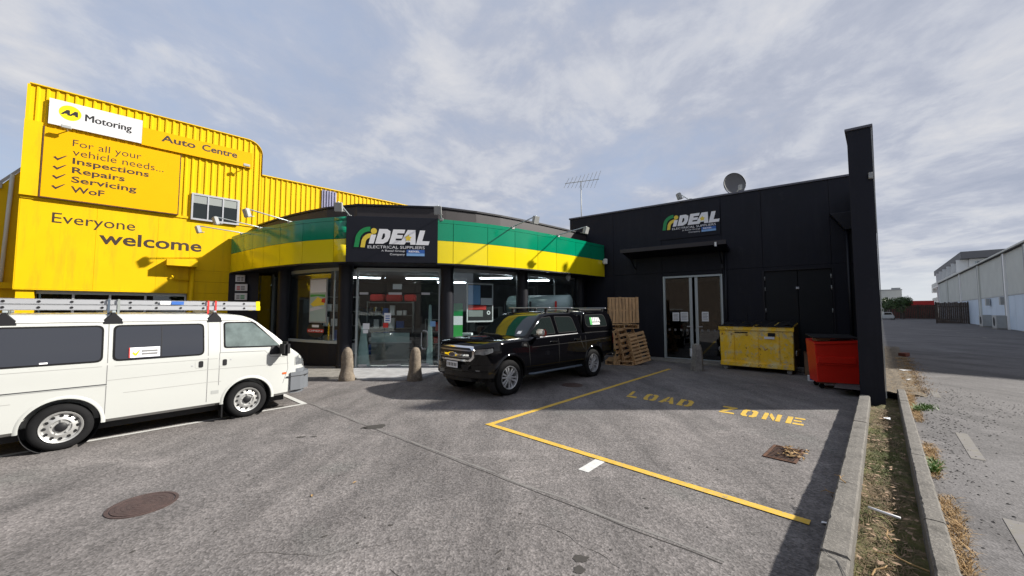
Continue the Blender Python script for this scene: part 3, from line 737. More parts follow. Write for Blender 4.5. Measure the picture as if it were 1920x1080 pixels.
# left end wall with tenant signs
obj('end_wall', ribbon([(-10.44, 14.11), (-9.35, 14.20)], 0, 3.19, .15), 'dark_panel', shop)
obj('door_glass', ribbon([(-9.34, 14.20), (-8.7, 13.9)], .1, 3.1, .012), 'dark_glass', shop)
e0, e1 = Vector((-10.10, 14.14)), Vector((-9.70, 14.17)); ed = (e1 - e0).normalized(); erot = math.atan2(ed.y, ed.x)
for k, z in enumerate((2.86, 2.53, 2.20, 1.87)):
    t = thing('tenant_sign', ('topmost of the small white boards on the black wall by the yellow building', 'second small white board from the top with red print', 'third small white board from the top with green print', 'lowest small white board half hidden behind the van ladder')[k], 'sign', (e0.x, e0.y, z), erot, 'small tenant boards on the black end wall')
    obj('board', MB().box(.0, .42 - (.10 if k == 0 else 0), -.09, -.06, 0, .25), 'sign_white', t)
    for j in range(3): obj('print', MB().box(.06, .17, -.096, -.093, .04 + .05 * j, .07 + .05 * j), 'red' if k == 1 else 'seam_grey', t); obj('print', MB().box(.20, .34 - (.06 if k == 0 else 0), -.096, -.093, .04 + .05 * j, .07 + .05 * j), 'logo_green' if k == 2 else 'seam_grey', t)
obj('door_post', MB().box(-.03, .03, -.03, .03, 0, 3.15).xf(Matrix.Translation(rel(gpt(512)))), 'grey_paint', shop)
# entrance: frameless glass doors
DA, DBp = gpt(668), gpt(826); dd = (DBp - DA).normalized(); DL = (DBp - DA).length; drot = math.atan2(dd.y, dd.x)
ent = thing('entrance_doors', 'frameless glass entrance doors with loop handles and white patch fittings', 'doors', (DA.x, DA.y, .055), drot)
obj('door_frame', MB().box(0, .06, -.04, .04, 0, 3.1).box(DL - .06, DL, -.04, .04, 0, 3.1).box(.06, DL - .06, -.04, .04, 3.0, 3.1), 'alu', ent, bevel=.004)
for a, b, nm in ((.07, .86, 0), (.88, DL * .69, 0), (DL * .69 + .02, DL - .07, 0)):
    p = obj('glass_leaf', MB().box(a, b, -.006, .006, .02, 2.28), 'shop_glass', ent)
    obj('fanlight', MB().box(a, b, -.006, .006, 2.31, 2.99), 'shop_glass', ent)
for x in (.10, .98, 2.0):
    for z in (.02, 2.26):
        obj('patch_fitting', MB().box(x, x + (.26 if x != .98 else .40), -.02, .02, z, z + .07), 'alu_bright', ent)
for x in (2.02,):
    obj('loop_handle', MB().tube([(x, -.06, .62), (x, -.06, 1.05), (x + .05, -.06, 1.12), (x + .15, -.06, 1.12), (x + .19, -.06, 1.05), (x + .19, -.06, .62), (x + .15, -.06, .55), (x + .05, -.06, .55), (x, -.06, .62)], .017, 8), 'alu_bright', ent, smooth=True)
def note(x0, x1, z0, z1, m, nm='notice'): return obj(nm, MB().box(x0, x1, -.016, -.012, z0, z1), m, ent)
for a in ((.86, 1.07, 1.38, 1.68, 'paper'), (.83, .99, 1.22, 1.37, 'red'), (.22, .42, 1.18, 1.36, 'paper'), (.23, .38, 1.05, 1.16, 'paper'), (2.28, 2.45, 1.25, 1.42, 'light_blue')): note(*a)
for k in range(3): obj('print_line', MB().box(.90, 1.03, -.021, -.018, 1.43 + .07 * k, 1.46 + .07 * k), 'blue', ent)
obj('exit_plate', MB().box(1.05, 1.33, .3, .32, 2.45, 2.62), 'paper', ent)

# ------------------------------------------------------------------ inside the shop
fl = MB(); fl.quad(*([rel(p, .05) for p in inset(1.08)] + [rel((3.2, 21), .05), rel((-6, 21), .05), rel((-9.6, 15.5), .05)])); obj('shop_floor', fl, 'interior_floor', shop)
cl = MB(); cl.quad(*([rel(p, 3.12) for p in inset(1.08)] + [rel((3.2, 21), 3.12), rel((-6, 21), 3.12), rel((-9.6, 15.5), 3.12)])); obj('shop_ceiling', cl, 'interior_ceiling', shop)
obj('back_wall', ribbon([(-9.8, 15.4), (-6, 18.5), (3.2, 19.5)], 0, 3.2, .1), 'interior_dark', shop)
for k, (x, y, r_) in enumerate(((-5.5, 14.2, .3), (-3.4, 14.6, .15), (-2.6, 16.6, .15), (-.6, 14.4, -.1), (.9, 15.6, -.1))):
    t = thing('ceiling_tube', ('ceiling tube inside the left window', 'ceiling tube just inside the entrance', 'ceiling tube far inside the entrance', 'ceiling tube behind the middle window', 'ceiling tube behind the right window')[k], 'ceiling light', (x, y, 3.06), r_, 'fluorescent tubes on the shop ceiling')
    obj('housing', MB().box(-.65, .65, -.08, .08, -.02, .05), 'white_paint', t); obj('tube', MB().tube([(-.6, 0, -.04), (.6, 0, -.04)], .02), 'tube_light', t)
def shelving(x, y, rot, w, h, n, label, seed, deep=.4, palette=('blue', 'shelf_grey', 'cardboard', 'white_paint')):
    t = thing('shelving_unit', label, 'shelves', (x, y, .055), rot, 'shelving inside the shop'); rnd = random.Random(seed)
    for sx in (-w / 2, w / 2 - .04): obj('upright', MB().box(sx, sx + .04, 0, deep, 0, h), 'shelf_grey', t)
    obj('back_panel', MB().box(-w / 2 + .04, w / 2 - .04, deep - .02, deep, .05, h), 'interior_dark', t)
    for k in range(n + 1):
        z = .1 + (h - .15) * k / n; obj('shelf', MB().box(-w / 2 + .04, w / 2 - .04, 0, deep - .025, z, z + .025), 'shelf_grey', t)
        x_ = -w / 2 + .08
        while k < n and x_ < w / 2 - .3:
            bw, bh = rnd.uniform(.12, .3), rnd.uniform(.12, (h - .15) / n - .08)
            obj('stock_box', MB().box(x_, x_ + bw, .05, deep - .08, z + .026, z + .026 + bh), rnd.choice(palette), t); x_ += bw + rnd.uniform(.02, .12)
    return t
shelving(-4.6, 14.6, .15, 1.7, 2.1, 4, 'tall shelving under red reflection blocks, left inside the entrance', 1, palette=('blue', 'shelf_grey', 'interior_dark', 'blue', 'white_paint'))
shelving(-2.75, 14.3, -.1, .95, 1.45, 3, 'low grey rack of stock right inside the entrance', 2, palette=('shelf_grey', 'red', 'interior_dark'))
shelving(-6.4, 14.4, .3, 1.3, 2.3, 4, 'shelving behind the left shop window', 3)
shelving(-1.1, 14.6, -.3, 1.3, 1.9, 4, 'shelving with green boxes behind the middle window', 4, palette=('green', 'interior_dark', 'shelf_grey'))
for k, (x, w_) in enumerate(((-5.15, .5), (-4.55, .55), (-3.95, .4))):  # red blocks standing in for a red vehicle reflected in the glass
    o = obj('red_reflection_block', MB().box(-w_ / 2, w_ / 2, 0, .35, 0, .26), 'red', bevel=.03); o.location = (x, 14.65 + .1 * k, 2.17); tag(o, ('leftmost red block standing in for a reflection above the tall shelving', 'middle red block standing in for a reflection above the tall shelving', 'rightmost red block standing in for a reflection above the tall shelving')[k], 'case', 'red reflection blocks on the tall shelving')
t = thing('service_counter', 'pale counter with a glazed front inside the entrance', 'counter', (-4.15, 13.6, .055), .1)
obj('body', MB().box(-.75, .55, 0, .5, 0, .62), 'shelf_grey', t); obj('counter_top', MB().box(-.8, .6, -.05, .55, .62, .66), 'alu', t); obj('front_glass', MB().box(-.75, .55, -.02, -.01, .66, .98), 'pale_teal', t)
t = thing('office_chair', 'black swivel chair by the counter inside the shop', 'chair', (-3.35, 13.6, .055))
obj('seat', MB().box(-.22, .22, -.22, .22, .42, .5), 'black_plastic', t, bevel=.03); obj('backrest', MB().box(-.2, .2, .18, .24, .55, 1.0), 'black_plastic', t, bevel=.03); obj('stem', MB().tube([(0, 0, .05), (0, 0, .42)], .03), 'chrome', t)
for k in range(5): obj('leg', MB().tube([(0, 0, .1), (.28 * math.cos(k * 1.257), .28 * math.sin(k * 1.257), .04)], .018), 'black_plastic', t)
def pedestal(x, y, h, w0, w1, label):
    t = thing('door_pedestal', label, 'pedestal', (x, y, .055), drot, 'pale pedestals inside the entrance')
    obj('panel', MB().prism([(-w0 / 2, 0), (w0 / 2, 0), (w1 / 2, h), (-w1 / 2, h)], 0, .06, 'y'), 'pale_teal', t, bevel=.02); obj('foot', MB().box(-w0 / 2 - .02, w0 / 2 + .02, -.05, .11, 0, .03), 'alu', t)
c = gpt(674) + Vector((.05, .25)); pedestal(c.x, c.y, 1.3, .42, .12, 'tapered pale blue pedestal by the left door jamb')
c = gpt(803) + Vector((0, .3)); pedestal(c.x, c.y, 1.95, .22, .08, 'tall slim pale pedestal by the right door leaf')
# window displays
def display(px0, px1, z0, z1, name, label, cat, back=.14):
    a, b = gpt(px0) , gpt(px1); d = (b - a).normalized(); n = Vector((-d.y, d.x)); a = a + n * back; w = (b - a).length
    return thing(name, label, cat, (a.x, a.y, z0), math.atan2(d.y, d.x)), w, z1 - z0
t, w, h = display(584, 616, 1.42, 2.86, 'window_poster', 'tall framed poster with sky, yellow and red shapes in the left window', 'poster', -.07)
obj('frame', MB().box(0, w, 0, .04, 0, h), 'grey_paint', t, bevel=.006); obj('sky_print', MB().box(.04, w - .04, -.006, -.003, h * .68, h - .04), 'paper', t)
obj('print', MB().box(.04, w - .04, -.006, -.003, .04, h * .30), 'pale_teal', t); obj('print', MB().box(.04, w - .04, -.006, -.003, h * .30, h * .68), 'pale_teal', t)
poly_obj('print', [[(.07, h * .42), (.2, h * .36), (w * .9, h * .40), (w * .8, h * .52), (w * .5, h * .58), (w * .3, h * .5)]], 'logo_yellow', t, y=-.009)
poly_obj('print', [[(w * .72, h * .46), (w * .94, h * .44), (w * .94, h * .55), (w * .75, h * .54)]], 'red', t, y=-.012)
poly_obj('print', [[(.05, h * .58), (w * .5, h * .60), (w * .92, h * .57), (w * .92, h * .63), (.05, h * .64)]], 'green', t, y=-.010)
poly_obj('print', [[(.05, h * .25), (w * .6, h * .3), (w * .9, h * .33), (w * .5, h * .37), (.06, h * .33)]], 'sign_white', t, y=-.011)
t, w, h = display(579, 612, .98, 1.38, 'hanging_sign', 'round black sign with a red band in the left window', 'sign', -.04)
poly_obj('disc', [ell(w / 2, h / 2, w * .5, h * .62)], 'letter_black', t); poly_obj('red_band', [rrect(.03, w - .03, h * .30, h * .58, .04)], 'red', t, y=-.006); poly_obj('white_crest', [rrect(w * .3, w * .7, h * .72, h * .92, .03)], 'paper', t, y=-.006)
lettering('letters', 'OPEN', .09, w - .09, h * .37, h * .51, -.01, 'paper', t, bold=.02)
t, w, h = display(879, 928, 1.42, 2.75, 'window_poster', 'white framed poster with a red band in the middle window', 'poster')
obj('frame', MB().box(0, w, 0, .04, 0, .05).box(0, w, 0, .04, h - .05, h).box(0, .04, 0, .04, .05, h - .05).box(w - .04, w, 0, .04, .05, h - .05), 'sign_white', t)
obj('print', MB().box(.04, w - .04, .01, .02, .05, h - .05), 'letter_black', t); obj('print', MB().box(.05, w * .5, .0, .006, h * .45, h - .08), 'light_blue', t); obj('red_band', MB().box(.05, w * .72, -.01, -.004, h * .32, h * .43), 'red', t)
obj('white_box', MB().box(w * .52, w - .05, -.002, .004, h * .44, h * .62), 'paper', t); poly_obj('round_mark', [ell(w * .82, h * .24, .07, .07), ell(w * .82, h * .24, .035, .035)], 'paper', t, y=-.004); obj('print', MB().box(.06, w * .6, .0, .006, h * .14, h * .30), 'shelf_grey', t)
t, w, h = display(850, 869, .95, 2.05, 'banner', 'green and white printed banner at the left edge of the middle window', 'banner')
obj('panel', MB().box(0, w, 0, .02, 0, h * .35), 'green', t); obj('panel', MB().box(0, w, 0, .02, h * .62, h), 'logo_green', t); obj('panel', MB().box(0, w, 0, .02, h * .352, h * .618), 'paper', t)
t = thing('display_cabinet', 'white cabinet with a green base behind the middle window', 'cabinet', (gpt(862).x, gpt(862).y + .35, .055), -.1)
obj('body', MB().box(-.2, .35, 0, .3, 0, 1.0), 'paper', t); obj('green_front', MB().box(-.19, .34, -.01, -.003, .4, .72), 'green', t)
t = thing('pale_cylinder', 'large pale horizontal cylinder on a rack behind the right window', 'cylinder', (.9, 14.75, 1.55), -.45)  # pale horizontal cylinder with rack arms behind the glazing
obj('cylinder', MB().tube([(-1.05, 0, .42), (1.35, 0, .42)], .42, 28), 'pale_teal', t, smooth=True)
for x in (-1.1, -.05, .95): obj('rack_arm', MB().box(x, x + .06, -.5, -.44, -.2, .6).box(x, x + .06, -.44, .3, -.25, -.1), 'red' if x > 0 else 'interior_dark', t)

# ------------------------------------------------------------------ logo board over the entrance
sa, sb = Vector(ARC[nL - 1]), Vector(ARC[nL]); sdv = (sb - sa).normalized(); srot = math.atan2(sdv.y, sdv.x)
lg = logo('entrance_sign', 'logo sign on the black board over the glass entrance doors', (sa.x, sa.y, 0), srot, .22, 3.36, 2.0, .9, -.085, 'company logo signs on the black boards')
obj('board', MB().box(.0, (sb - sa).length + .02, -.075, -.056, 3.20, 4.52), 'sign_back', lg)

# ------------------------------------------------------------------ floodlights on arms
def flood(x, y, z, nx, ny, L_, rise, label):
    rot = math.atan2(ny, nx)
    t = thing('floodlight', label, 'lamp', (x, y, z), rot, 'arm floodlights above the shop fascia')
    obj('arm', MB().tube([(-.05, 0, 0), (.06, 0, .03), (L_, 0, rise)], .018, 8), 'alu', t, smooth=True)
    obj('bracket', MB().box(-.08, .02, -.05, .05, -.05, .03), 'grey_paint', t)
    m = Matrix.Translation((L_, 0, rise - .01)) @ Matrix.Rotation(R(18), 4, 'Y')
    obj('lamp_head', MB().box(-.05, .06, -.10, .10, -.24, 0).xf(m), 'grey_paint', t, bevel=.015); obj('visor', MB().box(-.11, -.055, -.11, .11, -.24, -.225).xf(m), 'grey_paint', t)
    obj('lens', MB().box(-.058, -.052, -.085, .085, -.215, -.03).xf(m), 'lamp_lens', t)
    return t
def onarc(px, z=4.52):
    t = (px - 960) / FPX
    for i in range(len(ARC) - 1):
        a, b = ARC[i], ARC[i + 1]; fa, fb = a[0] - t * a[1], b[0] - t * b[1]
        if fa * fb <= 0:
            k = fa / (fa - fb); d = (Vector(b) - Vector(a)).normalized(); return a[0] + (b[0] - a[0]) * k, a[1] + (b[1] - a[1]) * k, d.y, -d.x
lab = ['floodlight at the far left end of the fascia, against the yellow wall', 'floodlight second from the left end of the fascia', 'floodlight third from the left, its arm below the louvred window', 'floodlight left of the entrance logo board', 'floodlight at the right edge of the entrance logo board', 'floodlight over the middle of the right hand fascia', 'floodlight nearest the black wing at the right end of the fascia']
for k, px in enumerate((447, 482, 537, 651, 826, 962, 1048)):
    x, y, nx, ny = onarc(px)
    if k == 4: nx, ny = .08, -.99
    flood(x, y, 4.53, nx, ny, 1.25 if k not in (3, 4) else 1.0, .13 if k > 0 else .06, lab[k])
wp = fpt(.98, -.1); fl_ = flood(wp[0], wp[1], 5.93, FN.x * .6 - FD.x * .8, FN.y * .6 - FD.y * .8, .42, .25, 'floodlight standing on the parapet of the black wing left of the dish'); fl_['group'] = 'arm floodlights above the shop fascia'
x, y, nx, ny = onarc(1131)
t = thing('security_camera', 'white security camera on the right end of the yellow fascia', 'camera', (x + nx * .05, y + ny * .05, 3.72), math.atan2(ny, nx))
obj('body', MB().box(0, .16, -.05, .05, .0, .22), 'white_paint', t, bevel=.02); obj('bracket', MB().box(-.05, 0, -.03, .03, .05, .15), 'alu', t)
x, y, nx, ny = onarc(1076)
t = thing('dome_camera', 'small dome camera under the soffit near the right end of the fascia', 'camera', (x - nx * .25, y - ny * .25, 3.02))
obj('dome', MB().lathe([(.001, -.07), (.05, -.05), (.08, 0), (.09, .06), (.09, .17)], 16), 'grey_paint', t, smooth=True); obj('lens', MB().lathe([(.001, -.09), (.03, -.07), (.03, -.03)], 10), 'paper', t)
obj('eaves_board', ribbon([(-10.6, 14.35), (-10.32, 14.08)], 3.0, 3.2, .1), 'dark_panel', shop)

# ================================================================== YELLOW BUILDING
AD = Vector((.715, .699)).normalized(); AROT = math.atan2(AD.y, AD.x); AP = (-10.4, 14.1, 0)
aa = thing('yellow_service_centre', 'bright yellow corrugated workshop building with printed boards and glazed ground floor', 'building', AP, AROT)
ue = [-4.84, -3.35, -1.95, -1.12, .9]
for a, b in zip(ue[:-1], ue[1:]):
    z0 = 2.44 if b < -1.1 else 3.62
    obj('fascia_panel', MB().box(a + .002, b - .002, 0, .1, z0, 5.04), 'yellow_wall', aa)
for z0, z1 in ((0, .7), (.7, 1.3), (1.3, 1.85), (1.85, 2.42), (2.42, 2.82), (2.82, 3.22), (3.22, 3.62)):
    obj('wall_board', MB().box(-1.118, 1.2, .0, .1, z0 + .006, z1), 'yellow_wall', aa)
obj('flashing', MB().box(-4.84, .9, -.035, -.003, 5.0, 5.07), 'yellow_sheet', aa)
obj('fascia_base_trim', MB().box(-4.85, -1.12, -.02, .16, 2.40, 2.436), 'yellow_wall', aa)
def ztop(u):
    if u > .92: return 7.05
    t = 8.32
    if u > .42: t = 8.32 - (.5 - math.sqrt(max(0, .25 - (u - .42) ** 2)))
    return t
def sheet(u0, u1, zb, name='cladding_sheet', m='yellow_sheet', zt=None):
    mb = MB(); pit = .185; n = max(1, round((u1 - u0) / pit)); p = (u1 - u0) / n; xs = []
    for k in range(n):
        x = u0 + k * p; xs += [(x, 0), (x + p * .50, 0), (x + p * .62, -.034), (x + p * .86, -.034), (x + p * .98, 0)]
    xs.append((u1, 0)); base = 0
    for (x, y) in xs: mb.v += [(x, y, zb), (x, y, zt if zt else ztop(min(x, .915) if u1 < 1 else x))]
    for i in range(len(xs) - 1): a = 2 * i; mb.f.append((a, a + 2, a + 3, a + 1))
    return obj(name, mb, m, aa)
u = -4.8
while u < .9:
    w_ = min(.74, .918 - u)
    if w_ < .1: break
    sheet(u, u + w_, 5.06); u += w_
u = .93
while u < 12:
    w_ = .74
    if abs(u - 3.15) < .01: pass
    sheet(u, u + w_, 4.7); u += w_
obj('backing', MB().box(-4.8, .90, .06, .5, 5.0, 7.6).box(-4.8, .42, .06, .5, 7.6, 8.30).box(.90, 12, .06, .5, 4.6, 7.03), 'yellow_wall', aa)
arc_ = [(.92, 7.05)] + [(.42 + .5 * math.cos(R(a)), 7.82 + .5 * math.sin(R(a))) for a in range(0, 91, 10)] + [(-4.82, 8.32)]
cb_ = MB()
for (a, b), (c, d) in zip(arc_[:-1], arc_[1:]): cb_.quad((a, -.07, b), (c, -.07, d), (c, .5, d), (a, .5, b)); 
for (a, b), (c, d) in zip(arc_[:-1], arc_[1:]):
    e = (a + (.025 if a > .4 else 0), b + .03) ; cb_.quad((a, -.07, b), (c, -.07, d), (c, -.07, d + .03), (a, -.07, b + .03))
obj('roof_flashing', cb_, 'yellow_sheet', aa); obj('roof_flashing', MB().box(.93, 12, -.07, .5, 7.052, 7.09), 'yellow_sheet', aa)
obj('corner_strip', MB().box(-4.86, -4.52, -.11, -.06, 5.075, 7.24), 'yellow_wall', aa); obj('corner_post', MB().box(-4.86, -4.80, -.06, .5, 5.05, 8.3), 'yellow_wall', aa)
obj('side_return', MB().box(-4.86, -4.842, .0, .9, 2.40, 5.04), 'yellow_wall', aa)
obj('workshop_body', MB().box(-4.7, -1.2, 3.2, 9, 0, 7.2).box(-1.1, 12, .51, 9, 0, 7.0), 'yellow_wall', aa)
obj('floor_over', MB().box(-4.7, -1.2, .2, 3.2, 2.45, 2.6), 'interior_ceiling', aa)
obj('roof_light', MB().box(3.12, 3.72, -.075, -.06, 5.2, 6.98), 'skylight', aa)
for k in range(5): obj('roof_light_rib', MB().box(3.2 + .11 * k, 3.235 + .11 * k, -.11, -.076, 5.2, 6.97), 'skylight', aa)
# window in the cladding
wf = obj('window_frame', MB().box(-1.14, .24, -.10, -.056, 5.86, 5.92).box(-1.14, .24, -.10, -.056, 4.98, 5.04).box(-1.14, -1.09, -.10, -.056, 5.04, 5.86).box(.17, .24, -.10, -.056, 5.04, 5.86).box(-.70, -.66, -.10, -.056, 5.04, 5.86).box(-.27, -.23, -.10, -.056, 5.04, 5.86), 'alu_bright', aa)
for a, b in ((-1.09, -.70), (-.66, -.27), (-.23, .17)):
    obj('pane', MB().box(a, b, -.072, -.064, 5.04, 5.86), 'car_glass', wf); obj('blind', MB().box(a, b, -.078, -.074, 5.60 - .02, 5.86), 'shelf_grey', wf)
# boards with print
ws = thing('printed_board', 'white board with black lettering and a yellow oval high on the yellow building', 'sign', AP, AROT)
obj('board', MB().box(-4.43, -2.47, -.13, -.07, 7.25, 8.01), 'sign_white', ws)
poly_obj('oval', [ell(-4.02, 7.69, .225, .225)], 'aa_yellow', ws, y=-.134)
for x in (-4.15, -3.99):
    poly_obj('oval_letter', [[(x - .06, 7.61), (x + .06, 7.77), (x + .12, 7.77), (x + .13, 7.61), (x + .075, 7.61), (x + .073, 7.645), (x + .02, 7.645), (x, 7.61)]], 'letter_black', ws, y=-.138 - .002 * (x > -4.1))
lettering('lettering', 'Motoring', -3.72, -2.72, 7.56, 7.77, -.134, 'letter_black', ws); lettering('lettering', 'Motoring', -3.706, -2.706, 7.56, 7.77, -.136, 'letter_black', ws)
os_ = thing('printed_board', 'long orange board with dark brown words beside the white board', 'sign', AP, AROT)
obj('board', MB().box(-2.465, .57, -.12, -.07, 7.22, 7.80), 'orange_board', os_); lettering('lettering', 'Auto', -2.0, -1.11, 7.49, 7.71, -.124, 'letter_brown', os_, bold=.022); lettering('lettering', 'Centre', -.93, .10, 7.49, 7.71, -.124, 'letter_brown', os_, bold=.022)
s2 = thing('printed_board', 'large orange board listing workshop services with tick marks', 'sign', AP, AROT)
obj('board', MB().box(-4.48, -1.5, -.12, -.065, 5.09, 7.13), 'orange_board', s2); obj('frame_edge', MB().box(-4.51, -4.485, -.125, -.06, 5.07, 7.15).box(-4.485, -1.47, -.125, -.06, 5.06, 5.085).box(-1.495, -1.47, -.125, -.06, 5.09, 7.15), 'rust', s2)
lettering('lettering', 'For all your', -3.93, -2.45, 6.72, 6.92, -.124, 'letter_brown', s2, bold=-.006); lettering('lettering', 'vehicle needs...', -3.92, -1.90, 6.44, 6.65, -.124, 'letter_brown', s2, bold=-.006)
for s_, x1, z in (('Inspections', -2.25, 6.19), ('Repairs', -2.80, 5.91), ('Servicing', -2.52, 5.63), ('WoF', -3.22, 5.33)):
    lettering('lettering', s_, -3.91, x1, z, z + .18, -.124, 'letter_brown', s2, bold=.016)
    poly_obj('tick', [[(-4.29, z + .10), (-4.25, z + .13), (-4.20, z + .08), (-4.05, z + .20), (-4.02, z + .20), (-4.20, z + .015)]], 'letter_brown', s2, y=-.124)
lettering('wall_lettering', 'Everyone', -4.24, -2.50, 4.385, 4.68, -.005, 'letter_brown', aa, bold=.0); lettering('wall_lettering', 'welcome', -3.28, -.80, 3.885, 4.27, -.005, 'letter_brown', aa, bold=.018)
# small lamps at the boards
for x, z, l_ in ((-4.05, 7.14, 'small grey lamp under the white board'), (.35, 7.18, 'small grey lamp under the right end of the orange board')):
    t = thing('board_lamp', l_, 'lamp', (AP[0] + AD.x * x, AP[1] + AD.y * x, z), AROT, 'lamps below the printed boards')
    obj('arm', MB().tube([(0, -.1, 0), (0, -.38, .0)], .014), 'grey_paint', t); obj('head', MB().box(-.1, .1, -.44, -.36, -.02, .07), 'grey_paint', t, bevel=.01)
# ground floor glazing, post, hood, pipe
obj('corner_column', MB().box(-4.81, -4.48, .05, .4, 0, 2.4), 'yellow_wall', aa)
gw = obj('shopfront_frame', MB().box(-4.47, -1.13, .24, .32, 2.3, 2.4), 'alu', aa); obj('shopfront_sill', MB().box(-4.47, -1.13, .24, .32, 0, .3), 'alu', aa)
mu = [-4.47, -3.72, -2.95, -2.14, -1.13]
for a, b in zip(mu[:-1], mu[1:]):
    obj('mullion', MB().box(b - .05, b, .22, .33, .3, 2.3), 'alu_bright', gw); obj('pane', MB().box(a + .001, b - .051, .27, .278, .3, 2.3), 'dark_glass', gw)
obj('hood', MB().box(-1.72, -.92, -.42, -.003, 3.30, 3.52), 'yellow_wall', aa, bevel=.008)
obj('downpipe', MB().tube([(-1.03, -.09, 0), (-1.03, -.09, 3.30)], .06, 12), 'yellow_wall', aa, smooth=True)
obj('pipe_offset', MB().tube([(-1.55, -.01, 2.98), (-1.55, -.09, 2.98), (-1.5, -.09, 2.88), (-1.1, -.09, 2.86)], .028), 'yellow_wall', aa, smooth=True)
obj('wall_hook', MB().tube([(-.28, -.06, 6.0 - .75), (-.05, -.3, 5.35 - .1)], .02).tube([(-.05, -.3, 5.25), (-.03, -.3, 5.6)], .015), 'yellow_sheet', aa) if False else None
# recessed side bay at the left
obj('side_bay_wall', MB().prism([(-10, .8), (-4.5, .8), (-4.5, 6.3), (-5.0, 5.95), (-5.35, 5.42), (-10, -.5 + 1.4)], .90, 1.05, 'y'), 'yellow_wall', aa)
obj('side_bay_gutter', MB().quad((-4.9, .86, 6.08), (-4.9, .86, 6.2), (-5.4, .86, 5.50), (-5.4, .86, 5.36)).box(-10, -5.3, .8, .88, 5.35, 5.5), 'grey_paint', aa)
obj('side_bay_downpipe', MB().tube([(-5.13, .84, 5.8), (-5.2, .84, 2.6)], .045), 'warehouse_cream', aa, smooth=True)
obj('side_bay_sill', MB().box(-10, -4.9, .75, .92, 2.45, 2.62), 'yellow_wall', aa)

# ================================================================== ALONG THE LANE
LR = -PI / 2 + LANE + PI / 2
def lanething(name, label, cat, s, r, z=.15, group=None): return thing(name, label, cat, lane_pt(s, r, z), LANE, group)
# local frame of lane things: x along the lane (away), y to the left
wh = lanething('warehouse', 'long pale warehouse with ribbed upper cladding and pale blue lower panels', 'warehouse', 23.4, 8.2)
bays_ = [0, 6.3, 12.3, 18.3, 24.3, 31.5, 44, 58, 72, 84.5]
for k, (a, b) in enumerate(zip(bays_[:-1], bays_[1:])):
    mb = MB(); n = int((b - a) / .32); xs = []
    for i in range(n):
        x = a + (b - a) * i / n; p = (b - a) / n; xs += [(x, 0), (x + p * .6, 0), (x + p * .7, .03), (x + p * .9, .03)]
    xs.append((b, 0))
    for x, y in xs: mb.v += [(x, y, 3.05), (x, y, 6.75)]
    for i in range(len(xs) - 1): q = 2 * i; mb.f.append((q, q + 2, q + 3, q + 1))
    obj('cladding_sheet', mb, 'warehouse_cream', wh)
    m_ = 3 if b - a < 8 else 5
    for j in range(m_):
        w_ = (b - a) / m_; obj('lower_panel', MB().box(a + j * w_ + .02, a + (j + 1) * w_ - .02, -.05, .015, .05, 2.98), 'warehouse_blue', wh)
    obj('pilaster', MB().box(b - .2, b + .2, -.15, .16, -.05, 6.8), 'warehouse_cream' if k % 2 else 'white_paint', wh, bevel=.01)
    obj('downpipe', MB().tube([(b + .34, .12, 0), (b + .34, .12, 6.7)], .07), 'grey_paint', wh)
    obj('girt', MB().box(a + .2, b - .2, -.02, .05, 2.985, 3.08), 'grey_paint', wh)
obj('gutter', MB().box(-.3, 84.8, -.1, .28, 6.8, 6.95), 'warehouse_cream', wh, bevel=.02)
obj('gutter_soffit', MB().box(-.3, 84.8, 0, .2, 6.73, 6.798), 'dark_gap', wh)
obj('body', MB().box(0, 72, -14, -.06, 0, 6.7).box(72, 84.5, -1.6, -.06, 0, 6.7), 'warehouse_cream', wh)
obj('roof', MB().prism([(-14.3, 6.9), (-7, 7.6), (-.1, 6.96), (-.1, 6.9)], -.3, 72, 'x'), 'grey_paint', wh)
for x in (22.0, 15.5): 
    t = lanething('air_conditioner', 'grey air conditioning cabinet against the blue wall, %s' % ('nearer of the two' if x < 20 else 'farther of the two'), 'air conditioner', 23.4 + x + 17, 7.75, .15, 'cabinets by the warehouse wall')
    obj('case', MB().box(-1.0, 1.0, -.3, .3, .1, 1.25), 'grey_paint', t, bevel=.04); obj('fan_grille', MB().lathe([(.4, .305), (.4, .32), (.33, .32), (.33, .306)], 20, 'y', (0, 0, .68)), 'dark_gap', t); obj('base', MB().box(-1.05, 1.05, -.32, .32, 0, .1), 'concrete', t)
    o = obj('wall_box', MB().box(-.3, .3, -.35, -.1, 2.2, 2.9), 'grey_paint', t)
def slat_fence(s, r0, r1, h, label, n, seed, along=False, m='wood_dark'):
    t = lanething('timber_fence', label, 'fence', s, (r0 + r1) / 2); rnd = random.Random(seed); w = abs(r1 - r0)
    for k in range(n):
        y0 = -w / 2 + w * k / n; y1 = y0 + w / n * .93; dz = rnd.uniform(-.05, .06)
        obj('paling', MB().box(-.02 + rnd.uniform(-.02, .02), .03, y0, y1, .04, h + dz), m, t)
    for z in (.5, h - .6): obj('rail', MB().box(.035, .12, -w / 2, w / 2, z, z + .12), m, t)
    for k in range(int(w / 2.4) + 1): y = -w / 2 + w * k / int(w / 2.4); obj('post', MB().box(.125, .26, y - .07, y + .07, 0, h + .12), 'wood_dark', t)
    return t
slat_fence(76, 5.35, 8.15, 2.75, 'dark timber fence of wide upright boards meeting the warehouse wall', 16, 1)
slat_fence(118, .6, 8.2, 2.9, 'far brown timber fence across the end of the lane', 30, 2)
t = lanething('shipping_container', 'red container roof showing above the far fence', 'container', 126, 5.0)
obj('box_body', MB().box(-2, 2, -3.5, 3.5, 0, 3.9), 'red', t); 
for k in range(20): obj('rib', MB().box(-2.05, -2.0, -3.45 + k * .35, -3.3 + k * .35, .1, 3.8), 'red', t)
